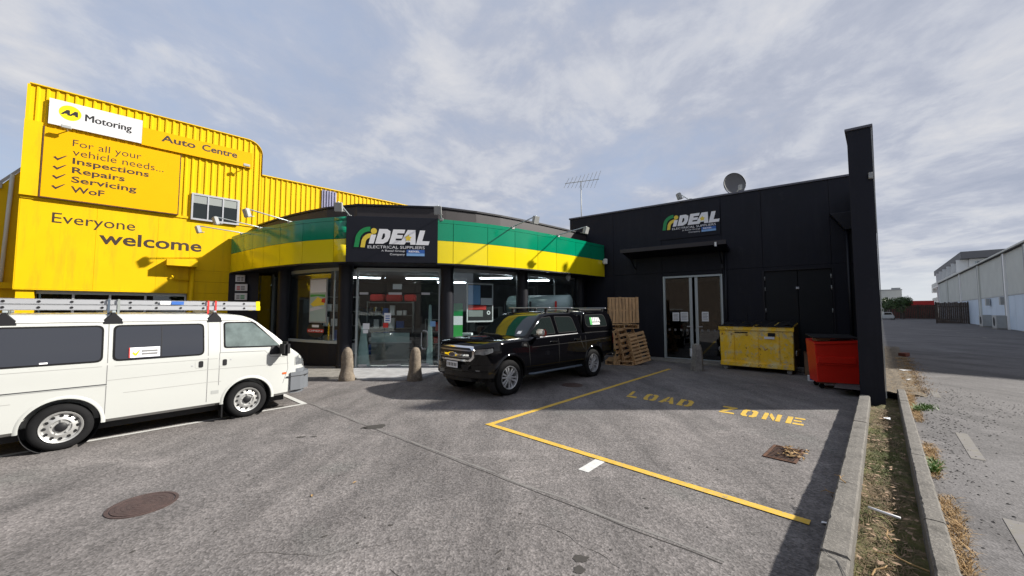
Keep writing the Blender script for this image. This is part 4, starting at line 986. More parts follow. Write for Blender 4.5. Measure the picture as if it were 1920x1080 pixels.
# leafy trees at the end of the lane
def tree(name, label, s, r, h, rad, seed, group=None, leaves=2600):
    t = lanething(name, label, 'tree', s, r, .1, group); rnd = random.Random(seed); tr = MB()
    tr.tube([(0, 0, 0), (.1, .05, h * .3), (-.05, .1, h * .55)], [.22, .16, .1], 10)
    cl_ = []
    for k in range(16):
        a, e = rnd.uniform(0, 6.28), rnd.uniform(-.2, 1.3); d = rad * rnd.uniform(.35, .95)
        c = Vector((d * math.cos(a) * math.cos(e), d * math.sin(a) * math.cos(e), h * .5 + d * .75 * math.sin(e) + .2)); cl_.append((c, rad * rnd.uniform(.25, .5)))
        if k % 2 == 0: tr.tube([(-.05, .1, h * .4), tuple(c * .5 + Vector((0, 0, h * .22))), tuple(c)], [.08, .05, .015], 6)
    obj('trunk', tr, 'wood_dark', t); nv = []; nf = []
    for k in range(leaves):
        c, q = rnd.choice(cl_); d = Vector((rnd.gauss(0, 1), rnd.gauss(0, 1), rnd.gauss(0, 1))).normalized() * q * rnd.uniform(.55, 1.08); p = c + d
        s_ = rad * rnd.uniform(.035, .075); a = Vector((rnd.gauss(0, 1), rnd.gauss(0, 1), rnd.gauss(0, 1))).normalized(); b = a.orthogonal().normalized()
        i = len(nv); nv += [tuple(p + a * s_), tuple(p + b * s_ * .7), tuple(p - a * s_), tuple(p - b * s_ * .7)]; nf.append((i, i + 1, i + 2, i + 3))
    mb = MB(); mb.v = nv; mb.f = nf; o = obj('crown', mb, 'leaf', t); o['kind'] = 'stuff'
    return t
tree('leafy_tree', 'wide green tree above the end of the fence, nearest the black wall', 108, 1.55, 4.6, 2.2, 1, 'trees at the end of the lane')
tree('leafy_tree', 'taller green tree with loose upper sprays by the red container', 114, 3.4, 5.6, 1.9, 2, 'trees at the end of the lane')
t = lanething('far_building', 'pale grey windowless building far beyond the trees', 'building', 150, 1.6, -.1)
obj('wall', MB().box(0, 20, -2.8, 8, 0, 7.6), 'warehouse_cream', t); obj('parapet_cap', MB().box(-.1, 20, -2.9, 8.1, 7.6, 7.85), 'grey_paint', t); obj('roof_box', MB().box(.5, 3, -2.6, -.8, 7.85, 8.3), 'grey_paint', t)
t = lanething('parked_car', 'small white car parked far down the lane', 'car', 104, 1.0)
obj('body', MB().prism([(-.85, .2), (.85, .2), (.88, .75), (.7, .85), (.58, 1.4), (-.58, 1.4), (-.7, .85), (-.88, .75)], 0, 3.8, 'x'), 'van_white', t, bevel=.08)
obj('rear_window', MB().quad((-.01, -.55, .92), (-.01, .55, .92), (-.01, .48, 1.3), (-.01, -.48, 1.3)), 'car_glass', t); obj('wheel', MB().lathe([(.3, -.1), (.3, .1)], 16, 'y', (.7, -.8, .3)), 'black_rubber', t); obj('wheel', MB().lathe([(.3, -.1), (.3, .1)], 16, 'y', (.7, .8, .3)), 'black_rubber', t)
# flats behind the warehouse
ap = lanething('apartment_block', 'white block of flats with dark overhanging roof and balconies behind the warehouse', 'apartments', 97.4, 10.0, 0)
obj('wall', MB().box(1.2, 43, -16, -1.0, 0, 10.4), 'white_paint', ap)
rp = MB().box(0, 44.5, -18, 0, 10.45, 11.6); obj('roof', rp, 'dish_grey', ap)
for k in range(6):
    x = 3 + k * 6.6; f_ = obj('window', MB().box(x, x + 3.4, -.99, -.93, 8.1, 10.0), 'alu', ap); obj('pane', MB().box(x + .15, x + 3.25, -.925, -.9, 8.25, 9.85), 'car_glass', f_)
    obj('balcony_divider', MB().box(x - 1.2, x - 1.0, -.95, .4, 4, 10.4), 'white_paint', ap)
for k in range(3): f_ = obj('window', MB().box(1.1, 1.18, -3.2 - k * 4, -1.6 - k * 4, 8.2, 10.0), 'alu', ap); obj('pane', MB().box(1.05, 1.09, -3.0 - k * 4, -1.8 - k * 4, 8.3, 9.9), 'car_glass', f_)
for z in (7.2, 3.8): obj('balcony', MB().box(1, 44, -.95, .6, z, z + .25), 'white_paint', ap); obj('balustrade', MB().box(1, 44, .5, .58, z + .26, z + 1.1), 'warehouse_cream', ap)
for z in (6.3, 3.2): obj('end_balcony', MB().box(43.05, 46, -6, .5, z, z + .9), 'white_paint', ap)

# added, unseen buildings and trees, shaped for reflections in the glass and the paint
op = thing('reflection_building', 'long low brown and cream building added behind the viewer for reflections', 'building', (-6, -26, 0), 0)
obj('wall', MB().box(-30, 34, -8, 0, 0, 6.6), 'wood_dark', op); obj('roof', MB().box(-31, 35, -9, .8, 6.6, 7.1), 'parapet', op)
for k in range(9): obj('window', MB().box(-27 + k * 7, -23 + k * 7, .01, .06, 1.0, 3.0), 'car_glass', op)
for k, (x, y, h) in enumerate(((-18, -20, 7), (-3, -21, 6), (12, -20, 7.5), (24, -17, 6.5))):
    t = thing('leafy_tree', ('tree', 'shorter tree', 'tallest tree', 'right hand tree')[k] + ' added for reflections before the low building behind the viewer', 'tree', (x, y, 0), k, 'added trees behind the viewer')
    rnd = random.Random(40 + k); obj('trunk', MB().tube([(0, 0, 0), (.1, 0, h * .6)], [.2, .1]), 'wood_dark', t); mb = MB()
    for q in range(900):
        d = Vector((rnd.gauss(0, 1), rnd.gauss(0, 1), rnd.gauss(0, .8))).normalized() * rnd.uniform(1.2, 2.4); p = d + Vector((0, 0, h * .68)); a = Vector((rnd.gauss(0, 1), rnd.gauss(0, 1), rnd.gauss(0, 1))).normalized() * .2; b = a.orthogonal()
        i = len(mb.v); mb.v += [tuple(p + a), tuple(p + b), tuple(p - a), tuple(p - b)]; mb.f.append((i, i + 1, i + 2, i + 3))
    o = obj('crown', mb, 'leaf', t); o['kind'] = 'stuff'

sh_ = thing('reflection_shed', 'brown slat clad shed added at the left behind the viewer to darken reflections', 'shed', (-19, -8, 0), R(132))  # added unseen block, darkens the reflections in doors and windows
obj('shed_walls', MB().box(-14, 16, -9, -.06, 0, 6.4), 'wood_dark', sh_); obj('shed_roof', MB().box(-15, 17, -10, .5, 6.4, 6.7), 'parapet', sh_)
for k in range(14): obj('slat', MB().box(-14, 16, -.05, .02, .3 + k * .43, .62 + k * .43), 'slat_brown', sh_)

# ================================================================== VEHICLES
def interp(tab, x):
    if x <= tab[0][0]: return tab[0][1]
    for (a, va), (b, vb_) in zip(tab[:-1], tab[1:]):
        if x <= b:
            t = (x - a) / (b - a); return va + (vb_ - va) * t
    return tab[-1][1]
def smooth_tab(tab, x):
    # Catmull-Rom (monotone-ish) interpolation
    if x <= tab[0][0]: return tab[0][1]
    if x >= tab[-1][0]: return tab[-1][1]
    for i in range(len(tab) - 1):
        if tab[i][0] <= x <= tab[i + 1][0]: break
    x0, v0 = tab[i]; x1, v1 = tab[i + 1]; h = x1 - x0; t = (x - x0) / h; d = (v1 - v0) / h
    def sl(j):
        if j <= 0 or j >= len(tab) - 1: return None
        a = (tab[j][1] - tab[j - 1][1]) / (tab[j][0] - tab[j - 1][0]); b = (tab[j + 1][1] - tab[j][1]) / (tab[j + 1][0] - tab[j][0])
        return 0 if a * b <= 0 else 2 * a * b / (a + b)
    m0 = sl(i); m1 = sl(i + 1); m0 = d if m0 is None else m0; m1 = d if m1 is None else m1
    return (2 * t ** 3 - 3 * t ** 2 + 1) * v0 + (t ** 3 - 2 * t ** 2 + t) * h * m0 + (-2 * t ** 3 + 3 * t ** 2) * v1 + (t ** 3 - t ** 2) * h * m1
def loft(stations, zb, zt, hw, tum, rc, crown=.03, nside=10):
    """body shell from cross sections along x; tum(z) is the width factor at height z"""
    mb = MB(); K = None
    for x in stations:
        b, t, w, r = zb(x), zt(x), hw(x), rc(x); r = min(r, (t - b) * .45)
        half = [(0, b), (w * .55, b), (w * .93 * tum(b, x), b + .004), (w * tum(b + .05, x), b + .05)]
        zs = [b + .05 + (t - r - b - .05) * k / nside for k in range(1, nside + 1)]
        half += [(w * tum(z, x), z) for z in zs]
        wt = w * tum(t - r, x); rr = min(r * 1.25, wt * .6)
        for k in range(1, 6):
            a = PI / 2 * k / 6; half.append((wt - rr + rr * math.cos(a), t - r + r * math.sin(a) - crown * 0))
        for k in range(0, 5):
            f = 1 - k / 5; yy = (wt - rr) * f; half.append((yy, t + crown * (1 - f * f) * min(1, w / .5)))
        half.append((0, t + crown * min(1, w / .5)))
        sec = [(x, -y, z) for y, z in half] + [(x, y, z) for y, z in reversed(half[1:-1])]
        K = len(sec); mb.v += sec
    n = len(stations)
    for i in range(n - 1):
        for j in range(K): a = i * K + j; b = i * K + (j + 1) % K; mb.f.append((a, b, b + K, a + K))
    mb.f.append(tuple(range(K))); mb.f.append(tuple((n - 1) * K + j for j in reversed(range(K))))
    return mb
def boolean_cut(o, cutters):
    me = bpy.data.meshes.new('cut'); me.from_pydata(cutters.v, [], cutters.f); bm = bmesh.new(); bm.from_mesh(me); bmesh.ops.recalc_face_normals(bm, faces=bm.faces); bm.to_mesh(me); bm.free()
    c = bpy.data.objects.new('cut', me); COL.objects.link(c); md = o.modifiers.new('b', 'BOOLEAN'); md.object = c; md.operation = 'DIFFERENCE'; md.solver = 'EXACT'
    par = o.parent; pm = o.matrix_basis.copy(); o.parent = None; o.matrix_basis = Matrix(); bpy.context.view_layer.update()
    dg = bpy.context.evaluated_depsgraph_get(); nm = bpy.data.meshes.new_from_object(o.evaluated_get(dg)); mt = o.data.materials[0]
    o.modifiers.clear(); o.data = nm; nm.materials.clear(); nm.materials.append(mt); bpy.data.objects.remove(c); o.parent = par; o.matrix_basis = pm
    bm = bmesh.new(); bm.from_mesh(nm)
    for f in bm.faces: f.smooth = True; f.material_index = 0
    for e in bm.edges: e.smooth = not (len(e.link_faces) == 2 and e.calc_face_angle(0) > .55)
    bm.to_mesh(nm); bm.free()
def bvh_of(mbs):
    v = []; f = []
    for me in mbs: n = len(v); v += [tuple(q.co) for q in me.vertices]; f += [tuple(i + n for i in p.vertices) for p in me.polygons]
    return BVHTree.FromPolygons(v, f)
def decal(name, bvh, poly, axis, off, m, parent, th=.004, step=.07, label=None, miss=None):
    """panel laid on the body: poly in the plane seen along axis ('right','left','front','rear','top')"""
    ax = {'right': ((0, -1, 0), lambda a, b: (a, 0, b)), 'left': ((0, 1, 0), lambda a, b: (a, 0, b)), 'front': ((1, 0, 0), lambda a, b: (0, a, b)), 'rear': ((-1, 0, 0), lambda a, b: (0, a, b)), 'top': ((0, 0, 1), lambda a, b: (a, b, 0))}[axis]
    D = Vector(ax[0]); P = ax[1]
    bm = bmesh.new(); vs = [bm.verts.new((a, b, 0)) for a, b in poly]; bm.faces.new(vs)
    for k, co in ((0, [p[0] for p in poly]), (1, [p[1] for p in poly])):
        lo, hi = min(co), max(co); n = int((hi - lo) / step)
        for i in range(1, n + 1):
            c = lo + (hi - lo) * i / (n + 1); pc = (c, 0, 0) if k == 0 else (0, c, 0); pn = (1, 0, 0) if k == 0 else (0, 1, 0)
            bmesh.ops.bisect_plane(bm, geom=bm.verts[:] + bm.edges[:] + bm.faces[:], plane_co=pc, plane_no=pn)
    last = None
    for v in bm.verts:
        q = Vector(P(v.co.x, v.co.y)); hit = bvh.ray_cast(q + D * 8, -D)
        if hit[0] is None:
            hit = bvh.find_nearest(q + D * .8)
        v.co = hit[0] + D * off
    ret = bmesh.ops.solidify(bm, geom=bm.faces[:], thickness=th) if False else None
    me = bpy.data.meshes.new(name); bmesh.ops.recalc_face_normals(bm, faces=bm.faces)
    # thickness: extrude back towards the body
    ex = bmesh.ops.extrude_face_region(bm, geom=bm.faces[:]); 
    for g in ex['geom']:
        if isinstance(g, bmesh.types.BMVert): g.co -= D * th * 1.0
    bmesh.ops.recalc_face_normals(bm, faces=bm.faces); bm.to_mesh(me); bm.free()
    o = link_mesh(name, me, m, parent); 
    for p in me.polygons: p.use_smooth = True
    bm = bmesh.new(); bm.from_mesh(me)
    for e in bm.edges: e.smooth = not (len(e.link_faces) == 2 and e.calc_face_angle(0) > .6)
    bm.to_mesh(me); bm.free()
    if label: o['label'] = label
    return o
def line_poly(pts, w):
    """closed outline of a polyline of width w"""
    pts = [Vector(p) for p in pts]; L_ = []; R_ = []
    for i, p in enumerate(pts):
        d = (pts[min(i + 1, len(pts) - 1)] - pts[max(i - 1, 0)]).normalized(); n = Vector((-d.y, d.x)) * w / 2; L_.append(tuple(p + n)); R_.append(tuple(p - n))
    return L_ + R_[::-1]
def roundpoly(pts, r, n=4):
    out_ = []; k = len(pts)
    for i in range(k):
        p0, p1, p2 = Vector(pts[i - 1]), Vector(pts[i]), Vector(pts[(i + 1) % k]); a = (p0 - p1); b = (p2 - p1); rr = min(r, a.length * .45, b.length * .45)
        s_, e_ = p1 + a.normalized() * rr, p1 + b.normalized() * rr
        for j in range(n + 1):
            t = j / n; q = s_ * (1 - t) ** 2 + p1 * 2 * t * (1 - t) + e_ * t ** 2; out_.append((q.x, q.y))
    return out_
def tyre_prof(r, w, rim):
    return [(rim, -w / 2 + .012), (rim + .012, -w / 2), (r * .80, -w / 2 - .006), (r - .025, -w / 2 + .008), (r - .004, -w / 2 + .028), (r, -w / 2 + .05), (r, w / 2 - .05), (r - .004, w / 2 - .028), (r - .025, w / 2 - .008), (r * .80, w / 2 + .006), (rim + .012, w / 2), (rim, w / 2 - .012)]
def wheel(parent, x, y, z, r, w, rim, style, out_sign):
    """wheel with its outer side towards out_sign*y"""
    t = bpy.data.objects.new('wheel', None); COL.objects.link(t); t.parent = parent; t.location = (x, y, z); t.rotation_euler = (0, 0, 0 if out_sign > 0 else PI)
    ty = MB().lathe(tyre_prof(r, w, rim), 48, 'y', cap=False)
    for k in range(3):
        yy = -w / 2 + .06 + k * (w - .12) / 2; 
    obj('tyre', ty, 'black_rubber', t, auto=.9)
    o = w / 2
    if style == 'steel':
        mb = MB().lathe([(rim + .004, o - .01), (rim - .002, o + .004), (rim - .018, o - .004), (rim - .026, o - .028), (rim * .80, o - .034), (rim * .60, o - .012), (rim * .50, o - .008), (rim * .42, o - .022), (rim * .30, o - .022)], 48, 'y', cap=False); obj('rim', mb, 'steel_wheel', t, auto=.7)
        hb = MB()
        for k in range(12):
            a = 2 * PI * k / 12; hb.lathe([(.0005, o - .018), (.019, o - .018)], 10, 'y', (rim * .74 * math.cos(a), 0, rim * .74 * math.sin(a)))
        oo = obj('vent_holes', hb, 'dark_gap', t); oo['kind'] = 'stuff'
        obj('hub_cap', MB().lathe([(rim * .30, o - .024), (rim * .28, o + .002), (rim * .18, o + .012), (.001, o + .014)], 20, 'y'), 'black_plastic', t, auto=.6)
        for k in range(5):
            a = 2 * PI * k / 5 + .3; obj('wheel_nut', MB().lathe([(.011, o - .02), (.011, o - .004), (.001, o - .003)], 6, 'y', (rim * .42 * math.cos(a), 0, rim * .42 * math.sin(a))), 'steel_wheel', t)
    else:
        obj('barrel', MB().lathe([(rim + .004, o - .012), (rim, o + .002), (rim - .014, o - .004), (rim - .02, o - .05), (rim - .03, -o + .03)], 48, 'y', cap=False), 'silver', t, auto=.7)
        obj('brake_disc', MB().lathe([(rim - .05, o - .11), (.06, o - .11)], 32, 'y'), 'dark_gap', t)
        hub = MB().lathe([(.062, o - .09), (.062, o - .028), (.05, o - .018), (.001, o - .016)], 24, 'y'); obj('hub', hub, 'silver', t, auto=.6)
        for k in range(6):
            a0 = 2 * PI * k / 6 + .26
            for s_ in (-1, 1):
                a1 = a0 + s_ * .19; c0, s0 = math.cos(a0 + s_ * .35), math.sin(a0 + s_ * .35); c1, s1 = math.cos(a1), math.sin(a1)
                p0 = Vector((.045 * c0, 0, .045 * s0)); p1 = Vector(((rim - .012) * c1, 0, (rim - .012) * s1)); d = (p1 - p0).normalized(); n = Vector((-d.z, 0, d.x))
                mb = MB(); q = [p0 + n * .015, p1 + n * .024, p1 - n * .024, p0 - n * .015]
                mb.v = [(v.x, o - .022 - (.01 if i in (1, 2) else 0), v.z) for i, v in enumerate(q)] + [(v.x, o - .06, v.z) for v in q]
                mb.f = [(0, 1, 2, 3), (7, 6, 5, 4), (0, 4, 5, 1), (1, 5, 6, 2), (2, 6, 7, 3), (3, 7, 4, 0)]
                obj('spoke', mb, 'silver', t, bevel=.004)
    obj('back_plate', MB().lathe([(rim - .01, -o + .02), (.001, -o + .02)], 24, 'y'), 'dark_gap', t)
    return t

# ------------------------------------------------------------------ white van
VF = Vector((.644, .765)).normalized(); vrot = math.atan2(VF.y, VF.x); VLf = Vector((-VF.y, VF.x))
vr = Vector((-5.84, 5.1)) + VLf * .80 + VF * .0
van = thing('parked_van', 'white panel van with tinted side windows and steel wheels parked at the left', 'van', (vr.x, vr.y, 0), vrot)
WB = 2.065
v_zt = [(-1.0, 1.60), (-.97, 1.68), (-.88, 1.735), (-.6, 1.75), (.8, 1.755), (1.6, 1.75), (1.95, 1.725), (2.12, 1.665), (2.22, 1.59), (2.45, 1.38), (2.66, 1.185), (2.76, 1.09), (2.84, 1.02), (2.91, .94), (2.965, .86), (3.0, .77)]
v_hw = [(-1.0, .72), (-.97, .79), (-.9, .822), (-.5, .835), (2.4, .835), (2.6, .825), (2.75, .80), (2.86, .755), (2.93, .69), (2.97, .62), (3.0, .52)]
def v_tum(z, x): return 1 - .155 * max(0, (z - 1.06) / .62) ** 1.25 - .015 * max(0, (.6 - z) / .35) ** 2
xs_ = [-1.0, -.985, -.96, -.92, -.86] + [-.8 + .1 * k for k in range(29)] + [2.06, 2.12, 2.17, 2.22, 2.3, 2.38, 2.46, 2.54, 2.62, 2.68, 2.72, 2.76, 2.80, 2.84, 2.88, 2.91, 2.94, 2.96, 2.975, 2.99, 3.0]
xs_ = sorted(set(round(q, 3) for q in xs_))
vb_ = loft(xs_, lambda x: .27 + .04 * max(0, (x - 2.4)), lambda x: smooth_tab(v_zt, x), lambda x: smooth_tab(v_hw, x), v_tum, lambda x: .10 if x < 2.1 else (.07 if x < 2.7 else .05), .022, 16)
vbody = obj('body', vb_, 'van_white', van)
cut = MB()
for cx in (0, WB):
    for s_ in (-1, 1): cut.lathe([(.352, .55), (.352, 1.0)], 40, 'y', (cx, 0 if s_ > 0 else -1.55, .31))
boolean_cut(vbody, cut)
vbv = bvh_of([vbody.data])
for cx in (0, WB):
    for s_ in (-1, 1):
        obj('wheel_house', MB().lathe([(.349, .52), (.349, .79)], 36, 'y', (cx, 0 if s_ > 0 else -1.31, .31), cap=False), 'dark_gap', van)
        obj('house_panel', MB().lathe([(.35, .53), (.001, .53)], 36, 'y', (cx, 0 if s_ > 0 else -1.06, .31)), 'dark_gap', van)
        wheel(van, cx, s_ * .715, .295, .297, .175, .195, 'steel', s_)
for cx in (0, WB):
    for s_ in (-1, 1):
        fl_ = MB()
        for k in range(25):
            a = R(-4 + 188 * k / 24); P_ = []
            for rr, oo in ((.350, -.05), (.351, .010), (.372, .012), (.395, -.003)):
                x, z = cx + rr * math.cos(a), .31 + rr * math.sin(a); P_.append((x, s_ * (smooth_tab(v_hw, x) * v_tum(z, x) + oo), z))
            n = len(fl_.v); fl_.v += P_
            if k: fl_.f += [(n - 4 + j, n - 3 + j, n + 1 + j, n + j) for j in range(3)]
        obj('wheel_arch_lip', fl_, 'van_white', van, auto=.8)
obj('underbody', MB().box(-.8, 2.7, -.6, .6, .16, .30), 'dark_gap', van)
obj('exhaust', MB().tube([(-.9, -.3, .22), (1.2, -.3, .22)], .04), 'dark_gap', van)
for s_, ax in ((-1, 'right'), (1, 'left')):
    q = lambda pts: pts
    def win(poly, m='tinted', r=.06, nm='window'):
        f = decal(nm, vbv, roundpoly([(a, b) for a, b in poly], r + .012), ax, .004, 'black_rubber', van)
        e = []; cx = sum(a for a, b in poly) / len(poly); cz = sum(b for a, b in poly) / len(poly)
        ins = [(a + (.022 if a < cx else -.022), b + (.022 if b < cz else -.022)) for a, b in poly]
        g = decal('pane', vbv, roundpoly(ins, r), ax, .008, m, f); return f
    win([(-.80, 1.10), (.335, 1.10), (.335, 1.60), (-.60, 1.60)])
    w2 = win([(.425, 1.10), (1.445, 1.10), (1.445, 1.60), (.425, 1.60)])
    decal('pane_divider', vbv, [(.93, 1.125), (.938, 1.125), (.938, 1.575), (.93, 1.575)], ax, .011, 'black_plastic', w2)
    win([(1.70, 1.19), (2.38, 1.165), (2.545, 1.165), (2.14, 1.615), (1.70, 1.615)], 'cab_glass_daylit', .03)
    decal('mirror_mount', vbv, roundpoly([(2.36, 1.03), (2.66, 1.03), (2.57, 1.18), (2.40, 1.18)], .02), ax, .012, 'black_plastic', van)
    for pts in ([(.38, .28), (.38, 1.64)], [(1.495, .29), (1.495, 1.64)], [(1.655, 1.62), (1.655, 1.15), (1.645, 1.10), (1.645, .60)], [(1.645, 1.12), (2.30, 1.10), (2.38, 1.0), (2.62, .97)], [(2.66, 1.0), (2.68, .75), (2.60, .50)]):
        decal('door_seam', vbv, line_poly(pts, .009), ax, .0012, 'seam_grey', van, th=.002)
    for pts in ([(.38, .845), (1.5, .865), (2.70, .845)], [(.55, .655), (1.5, .665), (1.68, .66)], [(-.85, .66), (-.42, .665)], [(.45, 1.035), (1.62, 1.03)], [(-.85, 1.04), (.33, 1.04)]):  # grey strips standing in for shade along the pressed creases
        decal('swage_shade', vbv, line_poly(pts, .007), ax, .0015, 'crease_shade', van, th=.002) if 'crease_shade' in M else None
    decal('slide_rail', vbv, line_poly([(-.92, .79), (.385, .79)], .026), ax, .004, 'grey_paint', van, th=.004); decal('slide_rail_slot', vbv, line_poly([(-.92, .795), (.385, .795)], .010), ax, .007, 'dark_gap', van)
    for hx in (1.39, 1.70):
        h = decal('door_handle', vbv, rrect(hx - .055, hx + .055, .90, 1.02, .02), ax, .002, 'van_white', van); decal('handle_recess', vbv, rrect(hx - .012, hx + .045, .91, 1.01, .018), ax, .007, 'black_plastic', h)
    decal('door_lock', vbv, ell(1.30, .945, .012, .012, 12), ax, .003, 'silver', van); decal('door_lock', vbv, ell(1.80, 1.0, .012, .012, 12), ax, .003, 'silver', van)
    decal('side_marker', vbv, rrect(2.585, 2.66, .655, .69, .012), ax, .006, 'amber', van)
    decal('data_plate', vbv, rrect(1.55, 1.65, .47, .525, .004), ax, .003, 'grey_paint', van)
    decal('mud_flap', vbv, [(1.62, .25), (1.75, .25), (1.75, .3), (1.62, .3)], ax, .002, 'black_rubber', van)
    obj('mud_flap', MB().box(1.70, 1.72, s_ * .72 - .09, s_ * .72 + .09, .07, .30), 'black_rubber', van)
    obj('drip_rail', MB().tube([(x, s_ * (.835 * v_tum(1.655, x) + .004), 1.655) for x in [-.85 + .15 * k for k in range(19)] + [1.95, 2.06]] + [(2.20, s_ * .73, 1.575), (2.45, s_ * .765, 1.36), (2.66, s_ * .79, 1.16)], .011, 6), 'white_paint', van, smooth=True)
    mr = MB().box(-.055, .055, -.105, .105, -.125, .125).xf(Matrix.Translation((2.56, s_ * .99, 1.13)) @ Matrix.Rotation(s_ * R(-12), 4, 'Z'))
    mo = obj('wing_mirror', mr, 'black_plastic', van, bevel=.04); obj('mirror_arm', MB().tube([(2.55, s_ * .80, 1.08), (2.60, s_ * .93, 1.08)], .03), 'black_plastic', mo)
    hl = decal('headlight', vbv, roundpoly([(2.80, .80), (2.955, .80), (2.93, .95), (2.86, .99), (2.80, .93)], .02), ax, .006, 'lamp_lens', van)
    decal('headlight_rim', vbv, line_poly([(2.795, .80), (2.795, .94), (2.86, 1.0)], .008), ax, .009, 'grey_paint', hl)
fwn = decal('windscreen', vbv, roundpoly([(-.69, 1.15), (.69, 1.15), (.58, 1.62), (-.58, 1.62)], .07), 'front', .012, 'car_glass', van)
decal('headlight_front', vbv, roundpoly([(.42, .76), (.70, .76), (.72, .95), (.42, .93)], .03), 'front', .008, 'lamp_lens', van); decal('headlight_front', vbv, roundpoly([(-.42, .76), (-.70, .76), (-.72, .95), (-.42, .93)], .03), 'front', .008, 'lamp_lens', van)
decal('grille', vbv, roundpoly([(-.38, .78), (.38, .78), (.38, .90), (-.38, .90)], .03), 'front', .006, 'black_plastic', van)
decal('wiper', vbv, line_poly([(-.5, 1.18), (.1, 1.24)], .02), 'front', .03, 'black_plastic', van)
bp_ = [(2.66, -.845), (2.86, -.84), (2.97, -.78), (3.05, -.62), (3.08, -.3), (3.085, 0), (3.08, .3), (3.05, .62), (2.97, .78), (2.86, .84), (2.66, .845), (2.70, .5), (2.70, -.5)]
obj('front_bumper', MB().prism(bp_, .29, .73, 'z'), 'bumper_grey', van, bevel=.06)
obj('bumper_groove', MB().prism([(a + .004 if a > 2.8 else a, b * 1.004) for a, b in bp_], .595, .607, 'z'), 'dark_gap', van)
obj('rear_bumper', MB().prism([(-1.08, -.75), (-1.02, -.83), (-.78, -.85), (-.78, .85), (-1.02, .83), (-1.08, .75)], .32, .58, 'z'), 'bumper_grey', van, bevel=.03)
decal('rear_window', vbv, rrect(-.6, .6, 1.1, 1.52, .06), 'rear', .006, 'tinted', van)
# badge strip and sticker on the window
st_ = decal('window_sticker', vbv, [(.585, 1.135), (.915, 1.135), (.915, 1.275), (.585, 1.275)], 'right', .013, 'paper', van)
decal('tick_mark', vbv, [(.62, 1.20), (.645, 1.165), (.665, 1.16), (.70, 1.23), (.69, 1.24), (.655, 1.19), (.63, 1.215)], 'right', .018, 'aa_yellow', st_); decal('sticker_print', vbv, [(.72, 1.21), (.89, 1.21), (.89, 1.235), (.72, 1.235)], 'right', .018, 'seam_grey', st_)
decal('sticker_print', vbv, [(.72, 1.17), (.89, 1.17), (.89, 1.195), (.72, 1.195)], 'right', .018, 'seam_grey', st_); decal('sticker_edge', vbv, [(.585, 1.135), (.598, 1.135), (.598, 1.275), (.585, 1.275)], 'right', .018, 'red', st_)
decal('window_label', vbv, rrect(-.22, -.15, 1.125, 1.145, .005), 'right', .013, 'paper', van)
# roof bars
for x in (-.52, .42, 1.58):
    rb_ = thing('roof_bar', {-.52: 'rearmost roof bar with black foot on the white van', .42: 'middle roof bar with black foot on the white van', 1.58: 'front roof bar with black foot on the white van'}[x], 'roof bar', (vr.x + VF.x * x, vr.y + VF.y * x, 1.66), vrot, 'roof bars across the white van')
    obj('bar', MB().box(-.02, .02, -.72, .72, .115, .145), 'alu', rb_, bevel=.005)
    for s_ in (-1, 1): obj('foot', MB().prism([(-.10, -.045), (.10, -.045), (.09, .02), (.035, .085), (.02, .115), (-.02, .115), (-.035, .085), (-.09, .02)], s_ * .70 - .03, s_ * .70 + .03, 'y'), 'black_plastic', rb_, bevel=.008)
# ladder
ld = thing('extension_ladder', 'aluminium extension ladder with yellow end caps strapped on the van roof', 'ladder', (vr.x, vr.y, 1.81), vrot)
for sec, (z0, y0) in enumerate(((0, -.60), (.078, -.575))):
    for yy in (y0, y0 + .40 - .05 * sec):
        mb = MB().box(-1.5, 2.20, yy, yy + .006, z0, z0 + .074).box(-1.5, 2.20, yy, yy + .028, z0, z0 + .008).box(-1.5, 2.20, yy, yy + .028, z0 + .066, z0 + .074); r_ = obj('side_rail', mb, 'alu_bright', ld)
        obj('end_cap', MB().box(2.20, 2.265, yy - .004, yy + .032, z0 - .004, z0 + .078), 'aa_yellow', ld, bevel=.006)
    for k in range(13):
        x = -1.4 + k * .285
        obj('rung', MB().tube([(x, y0 - .003, z0 + .036), (x, y0 + .40, z0 + .036)], .014, 8), 'alu', ld)
        obj('rung_end', MB().tube([(x, y0 - .008, z0 + .036), (x, y0 - .0035, z0 + .036)], .0165, 8), 'black_plastic', ld)
for x, m_ in ((.36, 'step_blue'), (.46, 'shelf_grey'), (1.50, 'red'), (1.60, 'red')):
    obj('strap', MB().box(x, x + .025, -.612, -.607, -.06, .158).box(x, x + .025, -.607, -.15, .154, .158), m_, ld)
obj('brand_label', MB().box(1.05, 1.2, -.607, -.6025, .088, .14), 'blue', ld) ; obj('brand_label', MB().box(.92, 1.04, -.607, -.6025, .088, .14), 'paper', ld)

# ------------------------------------------------------------------ black pickup
UF = Vector((-.696, -.717)).normalized(); urot = math.atan2(UF.y, UF.x); UL = Vector((-UF.y, UF.x))
ur = Vector((2.23, 10.74)) - UL * .86
ute = thing('pickup_truck', 'black double cab pickup with canopy and roof bars parked before the shop windows', 'pickup', (ur.x, ur.y, 0), urot)
UW = 3.29
u_zt = [(-1.16, 1.10), (-1.14, 1.18), (-1.08, 1.215), (-.5, 1.225), (.5, 1.22), (1.6, 1.20), (2.5, 1.185), (2.9, 1.195), (3.3, 1.185), (3.7, 1.155), (3.92, 1.115), (4.03, 1.075), (4.12, 1.02), (4.18, .95), (4.22, .86)]
u_hw = [(-1.16, .80), (-1.13, .86), (-1.05, .90), (-.6, .915), (0, .93), (.7, .915), (2.4, .915), (3.0, .925), (3.4, .93), (3.65, .92), (3.80, .885), (3.93, .81), (4.04, .70), (4.12, .58), (4.18, .44), (4.22, .30)]
def u_tum(z, x): return 1 - .05 * max(0, (z - .95) / .3) ** 1.5 - .03 * max(0, (.65 - z) / .2) ** 2
